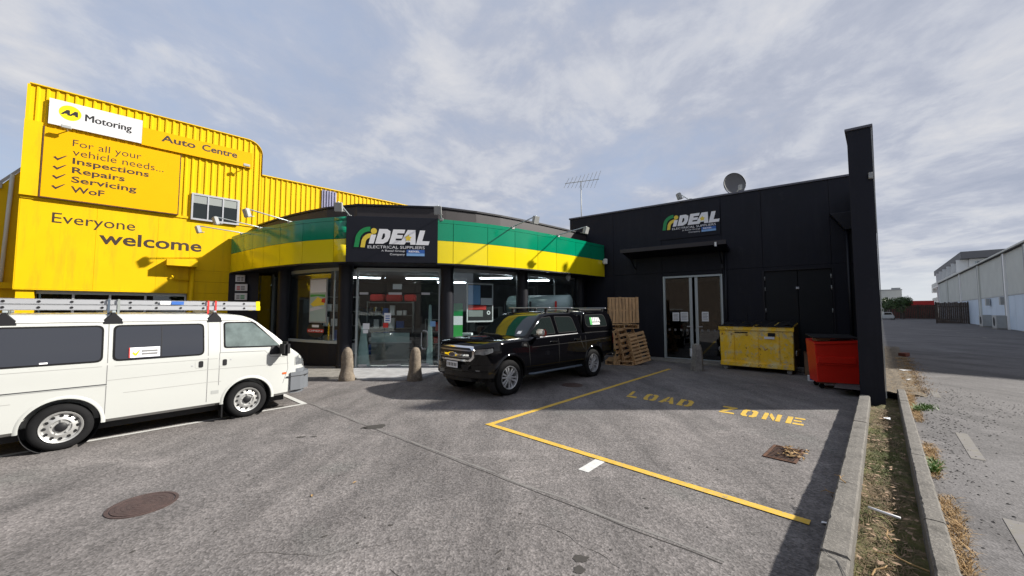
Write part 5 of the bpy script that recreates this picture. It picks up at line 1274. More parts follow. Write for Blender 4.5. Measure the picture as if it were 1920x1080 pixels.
xs_ = [-1.16, -1.15, -1.13, -1.10, -1.06, -1.0] + [-.9 + .12 * k for k in range(39)] + [3.72, 3.78, 3.84, 3.89, 3.94, 3.98, 4.02, 4.06, 4.09, 4.12, 4.145, 4.165, 4.185, 4.2, 4.21, 4.22]
xs_ = sorted(set(round(q, 3) for q in xs_))
ub = loft(xs_, lambda x: .46 + .06 * max(0, x - 3.6) / .6 + (.08 if x < -.6 else 0), lambda x: smooth_tab(u_zt, x), lambda x: smooth_tab(u_hw, x), u_tum, lambda x: .09 if x > 2.6 else .05, .03, 14)
ubody = obj('body', ub, 'ute_black', ute)
cut = MB()
for cx in (0, UW):
    for s_ in (-1, 1): cut.lathe([(.44, .58), (.44, 1.1)], 40, 'y', (cx, 0 if s_ > 0 else -1.68, .40))
boolean_cut(ubody, cut)
c_zt = [(.44, 1.62), (.46, 1.70), (.52, 1.745), (.8, 1.765), (1.4, 1.775), (1.8, 1.76), (1.98, 1.725), (2.10, 1.665), (2.4, 1.46), (2.66, 1.27), (2.80, 1.18), (2.9, 1.12)]
def c_tum(z, x): return 1 - .22 * max(0, (z - 1.15) / .6)
xs_ = [.44, .45, .47, .50, .55] + [.6 + .1 * k for k in range(14)] + [1.96, 2.0, 2.06, 2.12, 2.2, 2.28, 2.36, 2.44, 2.52, 2.6, 2.68, 2.76, 2.84, 2.9]
cab = obj('cab', loft(xs_, lambda x: 1.02, lambda x: smooth_tab(c_zt, x), lambda x: smooth_tab([(.44, .84), (.5, .875), (.7, .885), (2.0, .885), (2.5, .86), (2.9, .80)], x), c_tum, lambda x: .09, .03, 10), 'ute_black', ute, auto=.7)
k_zt = [(-1.16, 1.35), (-1.12, 1.52), (-1.06, 1.68), (-.98, 1.76), (-.85, 1.79), (-.3, 1.80), (.3, 1.79), (.37, 1.765), (.40, 1.70)]
xs_ = [-1.16, -1.14, -1.12, -1.09, -1.06, -1.02, -.98, -.92, -.85] + [-.75 + .1 * k for k in range(11)] + [.33, .37, .39, .40]
canp = obj('canopy', loft(xs_, lambda x: 1.20, lambda x: smooth_tab(k_zt, x), lambda x: smooth_tab([(-1.16, .84), (-1.1, .875), (-.9, .885), (.3, .885), (.4, .86)], x), lambda z, x: 1 - .13 * max(0, (z - 1.2) / .6) ** 1.2, lambda x: .08, .02, 8), 'ute_black', ute, auto=.7)
ubv = bvh_of([ubody.data, cab.data, canp.data])
obj('canopy_seal', MB().box(-1.12, .41, -.88, .88, 1.205, 1.225).box(.405, .44, -.78, .78, 1.2, 1.68), 'black_rubber', ute)
for cx in (0, UW):
    for s_ in (-1, 1):
        obj('wheel_house', MB().lathe([(.437, .55), (.437, .86)], 36, 'y', (cx, 0 if s_ > 0 else -1.41, .40), cap=False), 'dark_gap', ute); obj('house_panel', MB().lathe([(.438, .56), (.001, .56)], 36, 'y', (cx, 0 if s_ > 0 else -1.12, .40)), 'dark_gap', ute)
        wheel(ute, cx, s_ * .765, .375, .378, .245, .245, 'alloy', s_)
        fl_ = MB(); pr0 = None
        for k in range(25):
            a = R(-8 + 196 * k / 24); x, z = cx + .445 * math.cos(a), .40 + .445 * math.sin(a); x2, z2 = cx + .50 * math.cos(a), .40 + .50 * math.sin(a)
            hw_ = smooth_tab(u_hw, x); y_ = s_ * (hw_ * u_tum(z, x) + .022); y2 = s_ * (smooth_tab(u_hw, x2) * u_tum(z2, x2) - .004)
            rw = [(x, y_ - s_ * .06, z), (x, y_, z), (cx + .47 * math.cos(a), y_ + s_ * .004, .40 + .47 * math.sin(a)), (x2, y2, z2)]
            n = len(fl_.v); fl_.v += rw
            if k: fl_.f += [(n - 4 + j, n - 3 + j, n + 1 + j, n + j) for j in range(3)]
        obj('wheel_arch_flare', fl_, 'ute_black', ute, smooth=True)
obj('underbody', MB().box(-1.0, 3.9, -.62, .62, .30, .50), 'dark_gap', ute)
for s_, ax in ((1, 'left'), (-1, 'right')):
    def win(poly, r=.03, m='car_glass'):
        f = decal('window', ubv, roundpoly(poly, r + .01), ax, .004, 'black_rubber', ute); cx = sum(a for a, b in poly) / len(poly); cz = sum(b for a, b in poly) / len(poly)
        decal('pane', ubv, roundpoly([(a + (.02 if a < cx else -.02), b + (.018 if b < cz else -.018)) for a, b in poly], r), ax, .008, m, f); return f
    win([(1.66, 1.245), (2.60, 1.235), (2.52, 1.30), (2.06, 1.64), (1.70, 1.665)]); win([(.72, 1.265), (1.54, 1.25), (1.56, 1.67), (.88, 1.66), (.80, 1.60)])
    cwn = win([(-.78, 1.36), (.24, 1.36), (.33, 1.44), (.30, 1.70), (-.60, 1.71), (-.70, 1.66)], .06)
    decal('shoulder_glint', ubv, line_poly([(.72, 1.215), (1.6, 1.20), (2.62, 1.185)], .014), ax, .006, 'grey_metal', ute)  # pale strip standing in for sky reflected along the shoulder
    decal('pillar_trim', ubv, line_poly([(1.585, 1.22), (1.62, 1.68)], .05), ax, .006, 'ute_black', ute)
    for pts in ([(1.60, 1.18), (1.58, .55)], [(.66, 1.20), (.62, 1.0), (.50, .80)], [(2.62, 1.17), (2.70, 1.0), (2.66, .55)], [(.42, 1.2), (.42, .56)]):
        decal('door_seam', ubv, line_poly(pts, .010), ax, .0015, 'seam_dark', ute, th=.002)
    decal('body_crease_shade', ubv, line_poly([(-.9, 1.03), (.5, 1.0), (2.6, .98)], .008), ax, .002, 'seam_dark', ute, th=.002)  # dark strip standing in for shade along the body crease
    for hx in (1.64 + .14, .78): 
        hd = decal('door_handle', ubv, rrect(hx - .11, hx + .11, 1.045, 1.085, .018), ax, .035, 'chrome', ute, th=.03)
    decal('fender_vent', ubv, roundpoly([(2.74, .98), (2.96, 1.02), (2.93, 1.10), (2.80, 1.12), (2.72, 1.08)], .02), ax, .010, 'chrome', ute, th=.01); decal('vent_insert', ubv, roundpoly([(2.78, 1.01), (2.90, 1.03), (2.88, 1.07), (2.80, 1.07)], .015), ax, .013, 'black_plastic', ute)
    m_ = obj('wing_mirror', MB().box(-.075, .075, -.12, .12, -.085, .085).xf(Matrix.Translation((2.42, s_ * 1.04, 1.30))), 'chrome' if s_ > 0 else 'black_plastic', ute, bevel=.035); obj('mirror_foot', MB().box(2.38, 2.48, s_ * .90 - .07, s_ * .90 + .07, 1.19, 1.215), 'black_plastic', m_)
    obj('side_step', MB().prism([(.62, s_ * .90), (.70, s_ * .985), (2.60, s_ * .985), (2.72, s_ * .90)], .37, .41, 'z'), 'step_blue', ute, bevel=.012)
    decal('headlight', ubv, roundpoly([(3.80, .95), (3.98, .89), (4.06, .90), (4.06, 1.0), (3.80, 1.03)], .02), ax, .008, 'lamp_lens', ute)
    decal('tail_light', ubv, roundpoly([(-1.15, .86), (-1.03, .86), (-1.03, 1.14), (-1.14, 1.14)], .02), ax, .008, 'red_lens', ute)
    obj('canopy_side_rack', MB().tube([(-.95, s_ * .62, 1.83), (.3, s_ * .62, 1.83)], .012), 'black_plastic', ute)
# windscreen, bonnet, front
ws_ = decal('windscreen', ubv, roundpoly([(-.80, 1.225), (.80, 1.225), (.655, 1.715), (-.655, 1.715)], .06), 'front', .012, 'car_glass', ute, step=.05)
decal('registration_sticker', ubv, [(.52, 1.27), (.62, 1.27), (.60, 1.33), (.50, 1.33)], 'front', .018, 'paper', ws_); decal('wiper', ubv, line_poly([(-.6, 1.25), (0, 1.235)], .018), 'front', .03, 'black_plastic', ws_)
decal('bonnet_seam', ubv, line_poly([(2.75, .70), (3.3, .74), (3.8, .68), (3.95, .55)], .01), 'top', .002, 'seam_dark', ute); decal('bonnet_seam', ubv, line_poly([(2.75, -.70), (3.3, -.74), (3.8, -.68), (3.95, -.55)], .01), 'top', .002, 'seam_dark', ute)
decal('bonnet_bulge', ubv, roundpoly([(2.85, -.36), (3.9, -.28), (3.9, .28), (2.85, .36)], .1), 'top', .014, 'ute_black', ute, th=.014)
gr = [(-.60, .82), (-.52, .75), (.52, .75), (.60, .82), (.60, .99), (.52, 1.065), (-.52, 1.065), (-.60, .99)]
gf = decal('grille_surround', ubv, roundpoly(gr, .03), 'front', .030, 'chrome', ute, th=.03, step=.06)
gi = [(a * .93, .908 + (b - .908) * .76) for a, b in gr]; decal('grille_mesh', ubv, roundpoly(gi, .03), 'front', .036, 'black_plastic', gf, step=.06)
for z in (.835, .975): decal('grille_bar', ubv, line_poly([(-.53, z), (.53, z)], .022), 'front', .046, 'grey_metal', gf, step=.06)
decal('grille_bar', ubv, roundpoly([(-.5, .862), (-.16, .862), (-.1, .84), (.1, .84), (.16, .862), (.5, .862), (.5, .90), (.16, .90), (.1, .92), (-.1, .92), (-.16, .90), (-.5, .90)], .01), 'front', .050, 'chrome', gf, step=.06)
decal('badge', ubv, ell(0, .88, .10, .042, 24), 'front', .062, 'badge_blue', gf); decal('badge_ring', ubv, ell(0, .88, .112, .05, 24), 'front', .058, 'chrome', gf)
for s_ in (-1, 1):
    decal('headlight_front', ubv, roundpoly([(s_ * .615, .90), (s_ * .80, .91), (s_ * .86, 1.02), (s_ * .615, 1.0)][::s_], .02), 'front', .012, 'lamp_lens', ute, step=.05)
    decal('fog_lamp', ubv, ell(s_ * .66, .60, .05, .05, 16), 'front', .012, 'lamp_lens', ute)
decal('lower_intake', ubv, roundpoly([(-.45, .50), (.45, .50), (.52, .68), (-.52, .68)], .03), 'front', .012, 'black_plastic', ute)
fbp = [(3.78, -.93), (3.92, -.86), (4.06, -.74), (4.17, -.55), (4.24, -.3), (4.26, 0), (4.24, .3), (4.17, .55), (4.06, .74), (3.92, .86), (3.78, .93), (3.74, .6), (3.74, -.6)]
obj('front_bumper', MB().prism(fbp, .42, .56, 'z').prism([(a - .01, b * .985) for a, b in fbp], .56, .70, 'z'), 'ute_black', ute, bevel=.02)
obj('skid_plate', MB().prism([(4.10, -.5), (4.18, -.3), (4.20, 0), (4.18, .3), (4.10, .5), (3.8, .5), (3.8, -.5)], .33, .42, 'z'), 'black_plastic', ute, bevel=.015)
npl = obj('number_plate', MB().box(4.262, 4.270, -.19, .19, .60, .73), 'paper', ute, bevel=.004)
for k in range(6): obj('plate_character', MB().box(4.271, 4.273, -.15 + k * .055, -.12 + k * .055, .63, .70), 'letter_black', npl)
obj('rear_bumper', MB().box(-1.30, -1.10, -.85, .85, .50, .66), 'chrome', ute, bevel=.03)
# logo print on the canopy window
lp_ = decal('canopy_print', ubv, [(-.42, 1.50), (.0, 1.50), (.0, 1.62), (-.36, 1.62)], 'left', .013, 'sign_white', ute); decal('canopy_print', ubv, [(.01, 1.42), (.10, 1.42), (.10, 1.62), (.01, 1.62)], 'left', .013, 'green', ute); decal('canopy_print', ubv, [(-.38, 1.42), (.0, 1.42), (.0, 1.48), (-.38, 1.48)], 'left', .013, 'sign_white', ute)
for k in range(4): decal('print_gap', ubv, [(-.33 + k * .09, 1.495), (-.318 + k * .09, 1.495), (-.318 + k * .09, 1.625), (-.33 + k * .09, 1.625)], 'left', .017, 'tinted', ute)
for x, w_, l_ in ((1.68, .70, 'front roof bar on the black pickup cab'), (.74, .70, 'second roof bar on the black pickup cab'), (-1.0 + .06, .72, 'roof bar at the back of the pickup canopy')):
    rb_ = thing('roof_bar', l_, 'roof bar', (ur.x + UF.x * x, ur.y + UF.y * x, 1.78), urot, 'roof bars across the black pickup')
    obj('bar', MB().box(-.035, .035, -w_, w_, .085, .115), 'alu_bright', rb_, bevel=.01)
    for s_ in (-1, 1): obj('foot', MB().box(-.04, .04, s_ * .58 - .03, s_ * .58 + .03, -.03, .085), 'black_plastic', rb_, bevel=.01)

# the nose of the pickup is a little shorter, that of the van a little longer than the first lofts
def stretch(root, x0, f):
    for o in root.children:
        if o.type == 'MESH' and o.name.split('.')[0] not in ('wheel',):
            for q in [o] + list(o.children):
                if q.type == 'MESH':
                    for v in q.data.vertices:
                        if v.co.x > x0: v.co.x = x0 + (v.co.x - x0) * f
stretch(ute, 3.74, .80); stretch(van, 2.70, 1.20)

# ================================================================== BINS, BOLLARDS, PALLETS
t = thing('skip_bin', 'large scuffed yellow steel bin with black lids on small castors by the black wall', 'skip bin', (6.55, 12.2, 0), R(-42))
LB, DB, z0, z1 = 1.85, 1.05, .13, 1.34
body = MB(); body.v = [(0, 0, z0), (LB, 0, z0), (LB, DB, z0 + .1), (0, DB, z0 + .1), (-.02, -.02, z1), (LB + .02, -.02, z1), (LB + .02, DB + .12, z1 + .1), (-.02, DB + .12, z1 + .1)]
body.f = [(0, 1, 2, 3), (0, 4, 5, 1), (1, 5, 6, 2), (2, 6, 7, 3), (3, 7, 4, 0), (4, 7, 6, 5)]
obj('body', body, 'bin_yellow', t, bevel=.01)
obj('top_rim', MB().box(-.04, LB + .04, -.05, -.02, z1 - .13, z1 - .01), 'bin_yellow', t, bevel=.008); obj('bottom_rim', MB().box(-.01, LB + .01, -.035, -.003, z0, z0 + .13), 'bin_yellow', t, bevel=.008)
for x in (.35, .98, 1.5): obj('stiffener', MB().box(x, x + .03, -.032, -.012, z0 + .14, z1 - .14), 'bin_yellow', t)
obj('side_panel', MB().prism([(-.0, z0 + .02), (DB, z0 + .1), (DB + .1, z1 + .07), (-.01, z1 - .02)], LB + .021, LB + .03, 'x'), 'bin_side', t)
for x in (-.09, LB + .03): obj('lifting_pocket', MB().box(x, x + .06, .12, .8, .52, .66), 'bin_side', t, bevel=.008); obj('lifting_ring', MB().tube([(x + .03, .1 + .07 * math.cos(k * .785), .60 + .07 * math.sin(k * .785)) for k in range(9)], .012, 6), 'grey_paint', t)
for k in range(2):
    x0 = -.03 + k * (LB + .06) / 2; ls = MB(); n = 24
    for i in range(n + 1):
        y = -.06 + (DB + .2) * i / n
        for j in range(9): ls.v.append((x0 + (LB + .02) / 2 * j / 8, y, z1 + .015 + .035 * (1 if j in (1, 3, 5, 7) else 0) + .10 * i / n + .02 * math.sin(j + k)))
    for i in range(n):
        for j in range(8): a = i * 9 + j; ls.f.append((a, a + 1, a + 10, a + 9))
    obj('lid', ls, 'black_plastic', t); obj('lid_edge', MB().box(x0, x0 + (LB + .02) / 2, -.07, -.055, z1 - .01, z1 + .03), 'black_plastic', t)
for x in (.1, LB - .12):
    for y in (.12, DB - .1): obj('castor', MB().lathe([(.065, -.02), (.065, .02)], 16, 'y', (x, y, .065)).box(x - .04, x + .04, y - .03, y + .03, .10, .14), 'grey_paint', t)
obj('sticker', MB().box(1.17, 1.42, -.036, -.0325, .98, 1.05), 'paper', t); obj('sticker', MB().box(1.26, 1.44, -.036, -.0325, 1.06, 1.16), 'dark_door', t); obj('sticker', MB().box(.40, .75, -.036, -.0325, 1.135, 1.165), 'dark_door', t)
obj('scuff', MB().box(1.10, 1.48, -.012, -.006, .955, .985), 'paper', t) if False else None

t = thing('rubbish_bin', 'red steel rubbish bin with a propped black lid beside the end wall', 'bin', (7.08, 9.08, 0), R(-23.5))
LB, DB = .80, .62
body = MB(); body.v = [(.02, 0, .13), (LB - .02, 0, .13), (LB - .02, DB, .13), (.02, DB, .13), (-.02, -.04, 1.07), (LB + .01, -.04, 1.13), (LB + .01, DB + .05, 1.16), (-.02, DB + .05, 1.12)]
body.f = [(0, 1, 2, 3), (0, 4, 5, 1), (1, 5, 6, 2), (2, 6, 7, 3), (3, 7, 4, 0), (4, 7, 6, 5)]
obj('body', body, 'bin_red', t, bevel=.012)
obj('pressed_band', MB().prism([(.03, .60), (.72, .60), (.72, .74), (.03, .74)], -.055, -.015, 'y'), 'bin_red', t, bevel=.006); obj('band_lip', MB().box(.0, .79, -.045, -.012, .565, .59), 'bin_red', t)  # red lip below the pressed band
obj('top_rim', MB().prism([(-.04, 1.02), (LB + .03, 1.08), (LB + .03, 1.14), (-.04, 1.08)], -.075, -.045, 'y'), 'bin_red', t, bevel=.006); obj('bottom_rim', MB().box(.0, LB, -.02, .0, .13, .16), 'rust', t)
obj('lid', MB().prism([(-.10, 1.17), (DB - .1, 1.22), (DB - .1, 1.245), (-.10, 1.20)], -.06, LB - .02, 'x'), 'black_plastic', t, bevel=.008)
obj('lid_hinge', MB().tube([(LB + .02, -.03, 1.12), (LB + .02, -.03, 1.18)], .03), 'paper', t)
for x in (.12, LB - .1):
    for y in (.1, DB - .1): obj('castor', MB().lathe([(.055, -.018), (.055, .018)], 14, 'y', (x, y, .055)).box(x - .03, x + .03, y - .03, y + .03, .09, .135), 'black_rubber', t)
obj('inner_rubbish', MB().box(.05, .3, .05, .4, 1.1, 1.19), 'cardboard', t)
for z in (.35, .46, .58): obj('side_bolt', MB().box(LB + .0, LB + .03, -.03, .0, z, z + .04), 'grey_paint', t)
t = thing('cardboard_box', 'brown cardboard box standing between the yellow and the red bin', 'box', (8.25, 11.0, 0), R(-35)); obj('box_sides', MB().box(0, .42, 0, .4, .0, .62), 'cardboard', t, bevel=.004); obj('flap', MB().quad((0, 0, .62), (.42, 0, .62), (.42, -.12, .68), (0, -.12, .68)), 'cardboard', t)
t = thing('small_carton', 'little white carton on the ground left of the red bin', 'carton', (7.62, 10.05, 0), R(-30)); obj('carton_sides', MB().box(0, .13, 0, .12, 0, .14), 'paper', t, bevel=.003); obj('print', MB().box(.03, .09, -.003, -.001, .03, .1), 'blue', t)
def bollard(x, y, label, seed, style):
    t = thing('bollard', label, 'bollard', (x, y, 0), seed, 'concrete bollards before the doors'); mb = MB()
    if style == 0: prof = [(.195, -.02), (.19, .10), (.165, .22), (.15, .40), (.135, .6), (.118, .74), (.095, .80), (.055, .845), (.001, .86)]; seg = 28
    else: prof = [(.19, -.02), (.185, .15), (.165, .45), (.145, .66), (.12, .78), (.001, .83)]; seg = 6
    pr = []
    for (r0, h0), (r1, h1) in zip(prof[:-1], prof[1:]):
        for k in range(4): f = k / 4; pr.append((r0 + (r1 - r0) * f, h0 + (h1 - h0) * f))
    pr.append(prof[-1]); mb.lathe(pr, seg)
    mb.v = [tuple(Vector(p) + Vector((p[0], p[1], 0)).normalized() * (.020 * noise.noise(Vector(p) * 4 + Vector((seed * 3, 0, 0))) + .008 * noise.noise(Vector(p) * 14)) * (1 if p[2] < .84 else .2)) for p in mb.v]
    obj('post', mb, 'bollard' if style == 0 else 'concrete', t, smooth=style == 0)
    return t
bollard(-4.29, 10.15, 'weathered concrete bollard left of the glass entrance doors', 1, 0); bollard(-2.52, 10.15, 'weathered concrete bollard right of the entrance, by the pickup nose', 2, 0)
b3 = bollard(5.59, 11.78, 'grey faceted concrete bollard in front of the side door', 3, 1); obj('reflector', MB().box(.12, .16, -.12, .02, .42, .66), 'paper', b3)
def pallet(label, mtx, seed, n=7, w=1.0, l=1.2, m='wood', bw_=.096):
    """deck in local XY, thickness Z"""
    t = thing('pallet', label, 'pallet', (0, 0, 0), 0, 'timber pallets stacked by the black wall'); t.matrix_world = mtx; rnd = random.Random(seed)
    for k in range(n):
        y = (l - .1) * k / (n - 1); dx = rnd.uniform(-.012, .012); o = obj('deck_board', MB().box(dx, w + dx, y + .004, y + bw_ + rnd.uniform(0, .01), .112, .13), m, t, bevel=.002)
    for k in range(3): x = (w - .045) * k / 2; obj('stringer', MB().box(x, x + .045, 0, .3, .02, .11).box(x, x + .045, .3, .5, .065, .11).box(x, x + .045, .5, .72, .02, .11).box(x, x + .045, .72, .92, .065, .11).box(x, x + .045, .92, l, .02, .11), m, t)
    for y in (0, .35, .72, l - .1): obj('bottom_board', MB().box(0, w, y, y + .1, 0, .018), m, t)
    return t
def stand(x, y, z, wdir, lean=8.0, up=True):
    """pallet on edge: local X along wdir, local Y up, deck facing the viewer"""
    w = Vector((wdir[0], wdir[1], 0)).normalized(); n = Vector((w.y, -w.x, 0)); le = R(lean); u = (Vector((0, 0, 1)) * math.cos(le) - n * math.sin(le)); zn = w.cross(u)
    m = Matrix(((w.x, u.x, zn.x, x), (w.y, u.y, zn.y, y), (w.z, u.z, zn.z, z), (0, 0, 0, 1))); return m
pallet('front leaning pallet with horizontal slats, nearest the side door', stand(4.02, 12.95, .0, (.86, .42), 9) @ Matrix.Rotation(R(9), 4, 'Z'), 1, 9, .72, 1.02, 'wood', .062)
pallet('leaning pallet just left of and behind the front one', stand(3.72, 13.12, 0, (.80, .55), 9) @ Matrix.Rotation(R(7), 4, 'Z'), 2, 7, .85, 1.2, 'wood', .085)
pallet('upright pallet seen edge on behind the pickup canopy', stand(3.38, 13.0, .0, (.55, .83), 3), 3, 7, 1.0, 1.15)
pallet('flat pallet on the ground at the back of the pickup', Matrix.Translation((3.15, 13.15, 0)) @ Matrix.Rotation(R(-20), 4, 'Z'), 4, 7, .9, 1.1)
pallet('upright pallet with vertical boards standing on top of the stack', stand(3.30, 13.32, 1.36, (1, .05), 2) @ Matrix.Translation((0, .9, 0)) @ Matrix.Rotation(R(-90), 4, 'Z'), 5, 9, .88, 1.04)
pallet('flat pallet lying on top of the leaning ones', Matrix.Translation((3.34, 13.2, 1.20)) @ Matrix.Rotation(R(3), 4, 'Z'), 6, 7, 1.0, .95)

# ================================================================== WEEDS, LITTER, STONES
def blades(name, label, cat, spots, n, h, w, m, seed, lean=.6, zb=.15):
    rnd = random.Random(seed); mb = MB()
    for k in range(n):
        s_, r_, ss, sr = rnd.choice(spots); s2, r2 = s_ + rnd.uniform(-ss, ss), r_ + rnd.gauss(0, sr)
        if .155 < r2 < .30 and zb > .1: r2 = .31 + rnd.random() * .05
        x, y, _ = lane_pt(s2, r2); z = zb; a = rnd.uniform(0, 6.28); hh = h * rnd.uniform(.35, 1.2); l_ = hh * lean * rnd.uniform(.3, 1.6); ww = w * rnd.uniform(.6, 1.3)
        dx, dy = math.cos(a), math.sin(a); px, py = -dy * ww, dx * ww; i = len(mb.v)
        mb.v += [(x - px, y - py, z), (x + px, y + py, z), (x + dx * l_ * .4 + px * .7, y + dy * l_ * .4 + py * .7, z + hh * .6), (x + dx * l_ * .4 - px * .7, y + dy * l_ * .4 - py * .7, z + hh * .6), (x + dx * l_, y + dy * l_, z + hh * .85)]
        mb.f += [(i, i + 1, i + 2, i + 3), (i + 3, i + 2, i + 4)]
    o = obj(name, mb, m); o['kind'] = 'stuff'; return tag(o, label, cat)
rnd = random.Random(3)
blades('dry_grass', 'dry orange grass along the lane side of the right kerb', 'grass', [(s, .335 + .02 * math.sin(s * 3), .22, .030) for s in [2.6 + .22 * k for k in range(12)] + [5.9 + .2 * k for k in range(6)] + [8.6 + .2 * k for k in range(12)]] + [(11.2 + .35 * k, .30 + .1 * (k % 3), .3, .13) for k in range(24)] * 2, 13000, .045, .0028, 'dry_grass', 4, 1.6)
blades('green_weeds', 'clump of bright green weeds by the right kerb', 'weeds', [(9.55, .42, .16, .05), (9.75, .50, .12, .05), (9.3, .37, .1, .03), (6.15, .34, .14, .02), (5.95, .33, .1, .02)], 520, .08, .006, 'weed_green', 5, .9)
blades('ditch_weeds', 'short green and brown weeds growing between the two kerbs', 'weeds', [(s, -.08 + .05 * math.sin(s * 5), .3, .07) for s in (3.2, 3.9, 4.6, 5.6, 6.1, 6.6, 7.4)], 4200, .034, .0024, 'weed_ditch', 6, 1.4, .075)
blades('ditch_straw', 'brown dead straw lying between the two kerbs', 'straw', [(s, -.06, .4, .085) for s in (2.6, 3.0, 3.4, 4.0, 4.8, 5.2, 7.0, 8.2, 9.0)], 5200, .024, .0026, 'straw', 7, 3.2, .085)
def stones(name, label, spots, n, smin, smax, m, seed, zb=.15):
    rnd = random.Random(seed); mb = MB()
    for k in range(n):
        s_, r_, ss, sr = rnd.choice(spots); s2, r2 = s_ + rnd.gauss(0, ss), r_ + rnd.gauss(0, sr)
        if r2 < .31 and zb > .1: continue
        x, y, _ = lane_pt(s2, r2); q = smin + (smax - smin) * rnd.random() ** 3; i = len(mb.v); a = rnd.uniform(0, 6.28)
        mb.v += [(x + q * math.cos(a + t) * rnd.uniform(.7, 1.2), y + q * math.sin(a + t) * rnd.uniform(.7, 1.2), zb + .001) for t in (0, 1.6, 3.1, 4.7)] + [(x, y, zb + q * .55)]
        mb.f += [(i, i + 1, i + 4), (i + 1, i + 2, i + 4), (i + 2, i + 3, i + 4), (i + 3, i, i + 4)]
    o = obj(name, mb, m); o['kind'] = 'stuff'; return tag(o, label, 'stones')
stones('loose_stones', 'scattered dark stones and grit on the lane beside the weeds', [(10.6, 1.2, .8, .5), (10.2, 1.9, .5, .6), (9.2, .8, .6, .25), (11.5, .9, .7, .3), (8.2, .55, .8, .12), (6.5, .5, 1.2, .15), (9.9, 3.0, .6, .8), (8.5, 1.8, 1.2, 1.0)], 2600, .004, .019, 'stone_dark', 8)
stones('rubble', 'pale and brown rubble at the foot of the lane side of the black end wall', [(12.5, .45, .9, .10), (14.5, .5, 1.2, .10), (11.6, .42, .4, .12)], 260, .012, .045, 'stone_pale', 9)
stones('ditch_grit', 'small stones lying between the two kerbs', [(4, -.05, 1.2, .08), (7, -.05, 1.2, .08)], 260, .004, .012, 'stone_pale', 10, .09)
pt = lane_pt(20.1, .55, .15); br = thing('loose_brick', 'single red brick lying on the lane beside the black end wall', 'brick', pt, .5); obj('brick_block', MB().box(-.2, .2, -.1, .1, 0, .13), 'brick', br, bevel=.01)
def scrap(name, label, cat, x, y, z, pts, m, lift=.006, rot=0.0, rootname='sheet'):
    t = thing(name, label, cat, (x, y, z), rot); mb = MB(); n = len(pts)
    hs = [lift + .010 * math.sin(i * 2.1) for i in range(n)]; mb.v = [(a, b, h) for (a, b), h in zip(pts, hs)] + [(a, b, h + .002) for (a, b), h in zip(pts, hs)]
    mb.f = [tuple(range(n)), tuple(range(2 * n - 1, n - 1, -1))] + [(i, (i + 1) % n, n + (i + 1) % n, n + i) for i in range(n)]; obj(rootname, mb, m, t); return t
q = lane_pt(4.50, -.05, .135); t = thing('plastic_tube', 'white curved plastic strip lying in the ditch between the kerbs', 'litter', q, R(-60)); obj('strip', MB().tube([(-.10, .012, .0), (-.05, .0, .004), (.02, -.004, .004), (.10, .006, 0)], .011, 8), 'paper', t, smooth=True)
q = lane_pt(3.30, -.13, .13); scrap('wrapper', 'crumpled blue and white wrapper in the near end of the ditch', 'litter', q[0], q[1], q[2], [(-.05, -.02), (.02, -.035), (.06, .01), (.01, .03), (-.04, .02)], 'light_blue', .01, .4)
q = lane_pt(4.28, -.40, 0); scrap('paper_scrap', 'small white paper scrap at the foot of the car park kerb', 'litter', q[0], q[1], 0, [(-.05, -.015), (.04, -.025), (.06, .01), (-.03, .02)], 'paper', .012, -.3)
q = lane_pt(15.2, .42, .16); scrap('paper_scrap', 'larger white paper scrap on the verge beside the black end wall', 'litter', q[0], q[1], q[2], [(-.16, -.06), (.1, -.1), (.2, .02), (.0, .08), (-.14, .05)], 'paper', .02, .2)
q = lane_pt(13.2, .40, .16); scrap('paper_scrap', 'smaller white scrap nearer the kerb end on the verge', 'litter', q[0], q[1], q[2], [(-.08, -.03), (.08, -.04), (.1, .02), (-.06, .03)], 'paper', .02, .6)
q = lane_pt(8.5, .0, .11); scrap('paper_scrap', 'torn whitish scrap in the far half of the ditch', 'litter', q[0], q[1], q[2], [(-.07, -.03), (.05, -.05), (.09, .01), (0, .04), (-.06, .02)], 'paper', .012, 1.0)
rnd = random.Random(31)
for k, (s_, r_, z_, l_, a) in enumerate(((4.72, -.32, .26, .16, 1.2), (4.1, -.02, .13, .22, .9), (3.72, .03, .14, .26, 2.2), (3.5, -.06, .13, .2, .3), (5.0, -.45, .01, .12, 2.6))):
    t = thing('twig', ('dry curled twig hanging over the car park kerb', 'straight brown twig lying in the ditch', 'long pale twig across the near end of the ditch', 'short twig nearest the blue wrapper', 'small twig on the asphalt by the kerb foot')[k], 'twig', lane_pt(s_, r_, z_), a)
    obj('stem', MB().tube([(-l_ / 2, 0, 0), (-l_ / 6, .02, .012), (l_ / 6, .005, .02), (l_ / 2, .03, .006)], [.005, .0045, .004, .002], 6), 'dry_grass', t); obj('side_shoot', MB().tube([(0, .01, .012), (l_ * .2, -.03, .03)], [.003, .0015], 5), 'dry_grass', t)
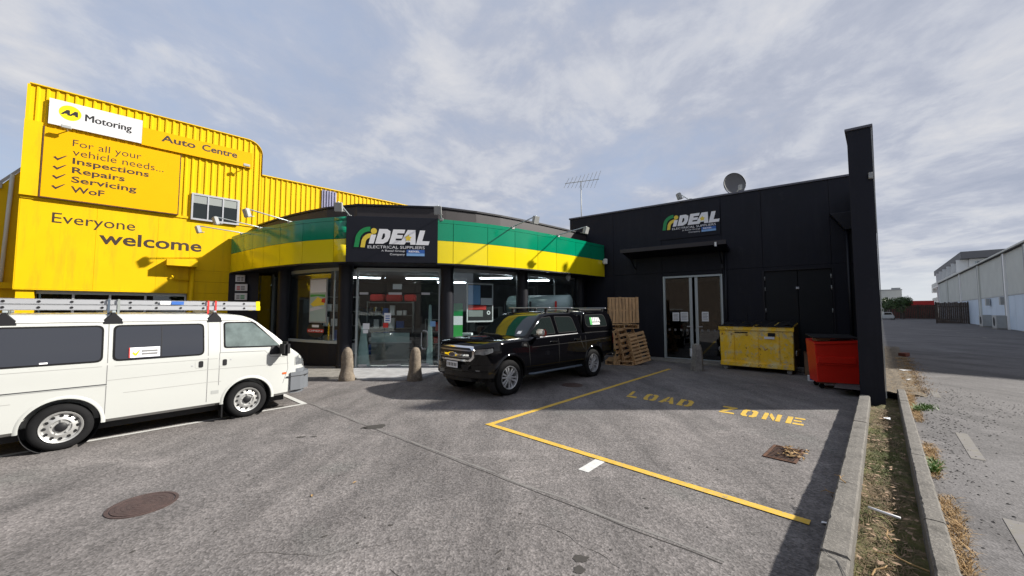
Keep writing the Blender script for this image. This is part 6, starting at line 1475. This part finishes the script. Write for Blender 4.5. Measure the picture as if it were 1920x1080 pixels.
# crack filled with dark shade in the near kerb block
ck = MB(); 
for a, b in (((3.30, -.35), (3.22, -.30)), ((3.22, -.30), (3.19, -.26)), ((3.19, -.26), (3.02, -.205)), ((4.70, -.30), (4.66, -.205)), ((4.74, -.345), (4.70, -.30))):
    p, q = Vector(lane_pt(*a)[:2]), Vector(lane_pt(*b)[:2]); d = (q - p).normalized(); n = Vector((-d.y, d.x)) * .004; ck.quad(*[(v.x, v.y, .2585) for v in (p - n, q - n * .4, q + n * .4, p + n)])
kb = [o for o in bpy.data.objects if o.name == 'car_park_kerb'][0]
ck.v = [tuple(Matrix.Rotation(-LANE, 4, 'Z') @ Vector(v)) for v in ck.v]; obj('crack', ck, 'dark_gap', kb)
# small dark stones and leaves on the car park
rnd = random.Random(77)
for k, (px, py) in enumerate(((1178, 748), (665, 905), (585, 930))):
    x, y = gp(px, py); t = thing('small_leaf', ('dead leaf by the first stencilled letter', 'pale leaf right of the joint in the near asphalt', 'tiny leaf right of the near manhole')[k], 'leaf', (x, y, 0), k); obj('blade', MB().quad((-.03, 0, .004), (0, -.012, .008), (.03, 0, .006), (0, .012, .01)), 'dry_grass', t)

# twigs, leaves and broken bits that litter the ditch floor
lt = MB(); rnd = random.Random(55)
for k in range(420):
    s_, r_ = rnd.uniform(2.2, 9.5), rnd.uniform(-.19, .15); x, y, _ = lane_pt(s_, r_); a = rnd.uniform(0, 6.28); l_ = rnd.uniform(.01, .035); w_ = l_ * rnd.uniform(.15, .6); z = .105 + rnd.uniform(0, .02); i = len(lt.v)
    for (u, v) in ((-l_, 0), (0, -w_), (l_, 0), (0, w_)): lt.v.append((x + u * math.cos(a) - v * math.sin(a), y + u * math.sin(a) + v * math.cos(a), z + rnd.uniform(0, .008)))
    lt.f.append((i, i + 1, i + 2, i + 3))
o = obj('leaf_litter', lt, 'litter_leaf'); o['kind'] = 'stuff'; tag(o, 'small dead leaves and chips strewn between the two kerbs', 'leaf litter')
t = thing('weed_tuft', 'little dead weed tuft at the foot of the car park kerb by the twig', 'weed', lane_pt(4.9, -.40, 0)); mb = MB()
for k in range(40):
    a = rnd.uniform(0, 6.28); h = rnd.uniform(.02, .06); i = len(mb.v); mb.v += [(-.002, 0, 0), (.002, 0, 0), (h * .8 * math.cos(a), h * .8 * math.sin(a), h)]; mb.f.append((i, i + 1, i + 2))
obj('stalks', mb, 'straw', t)
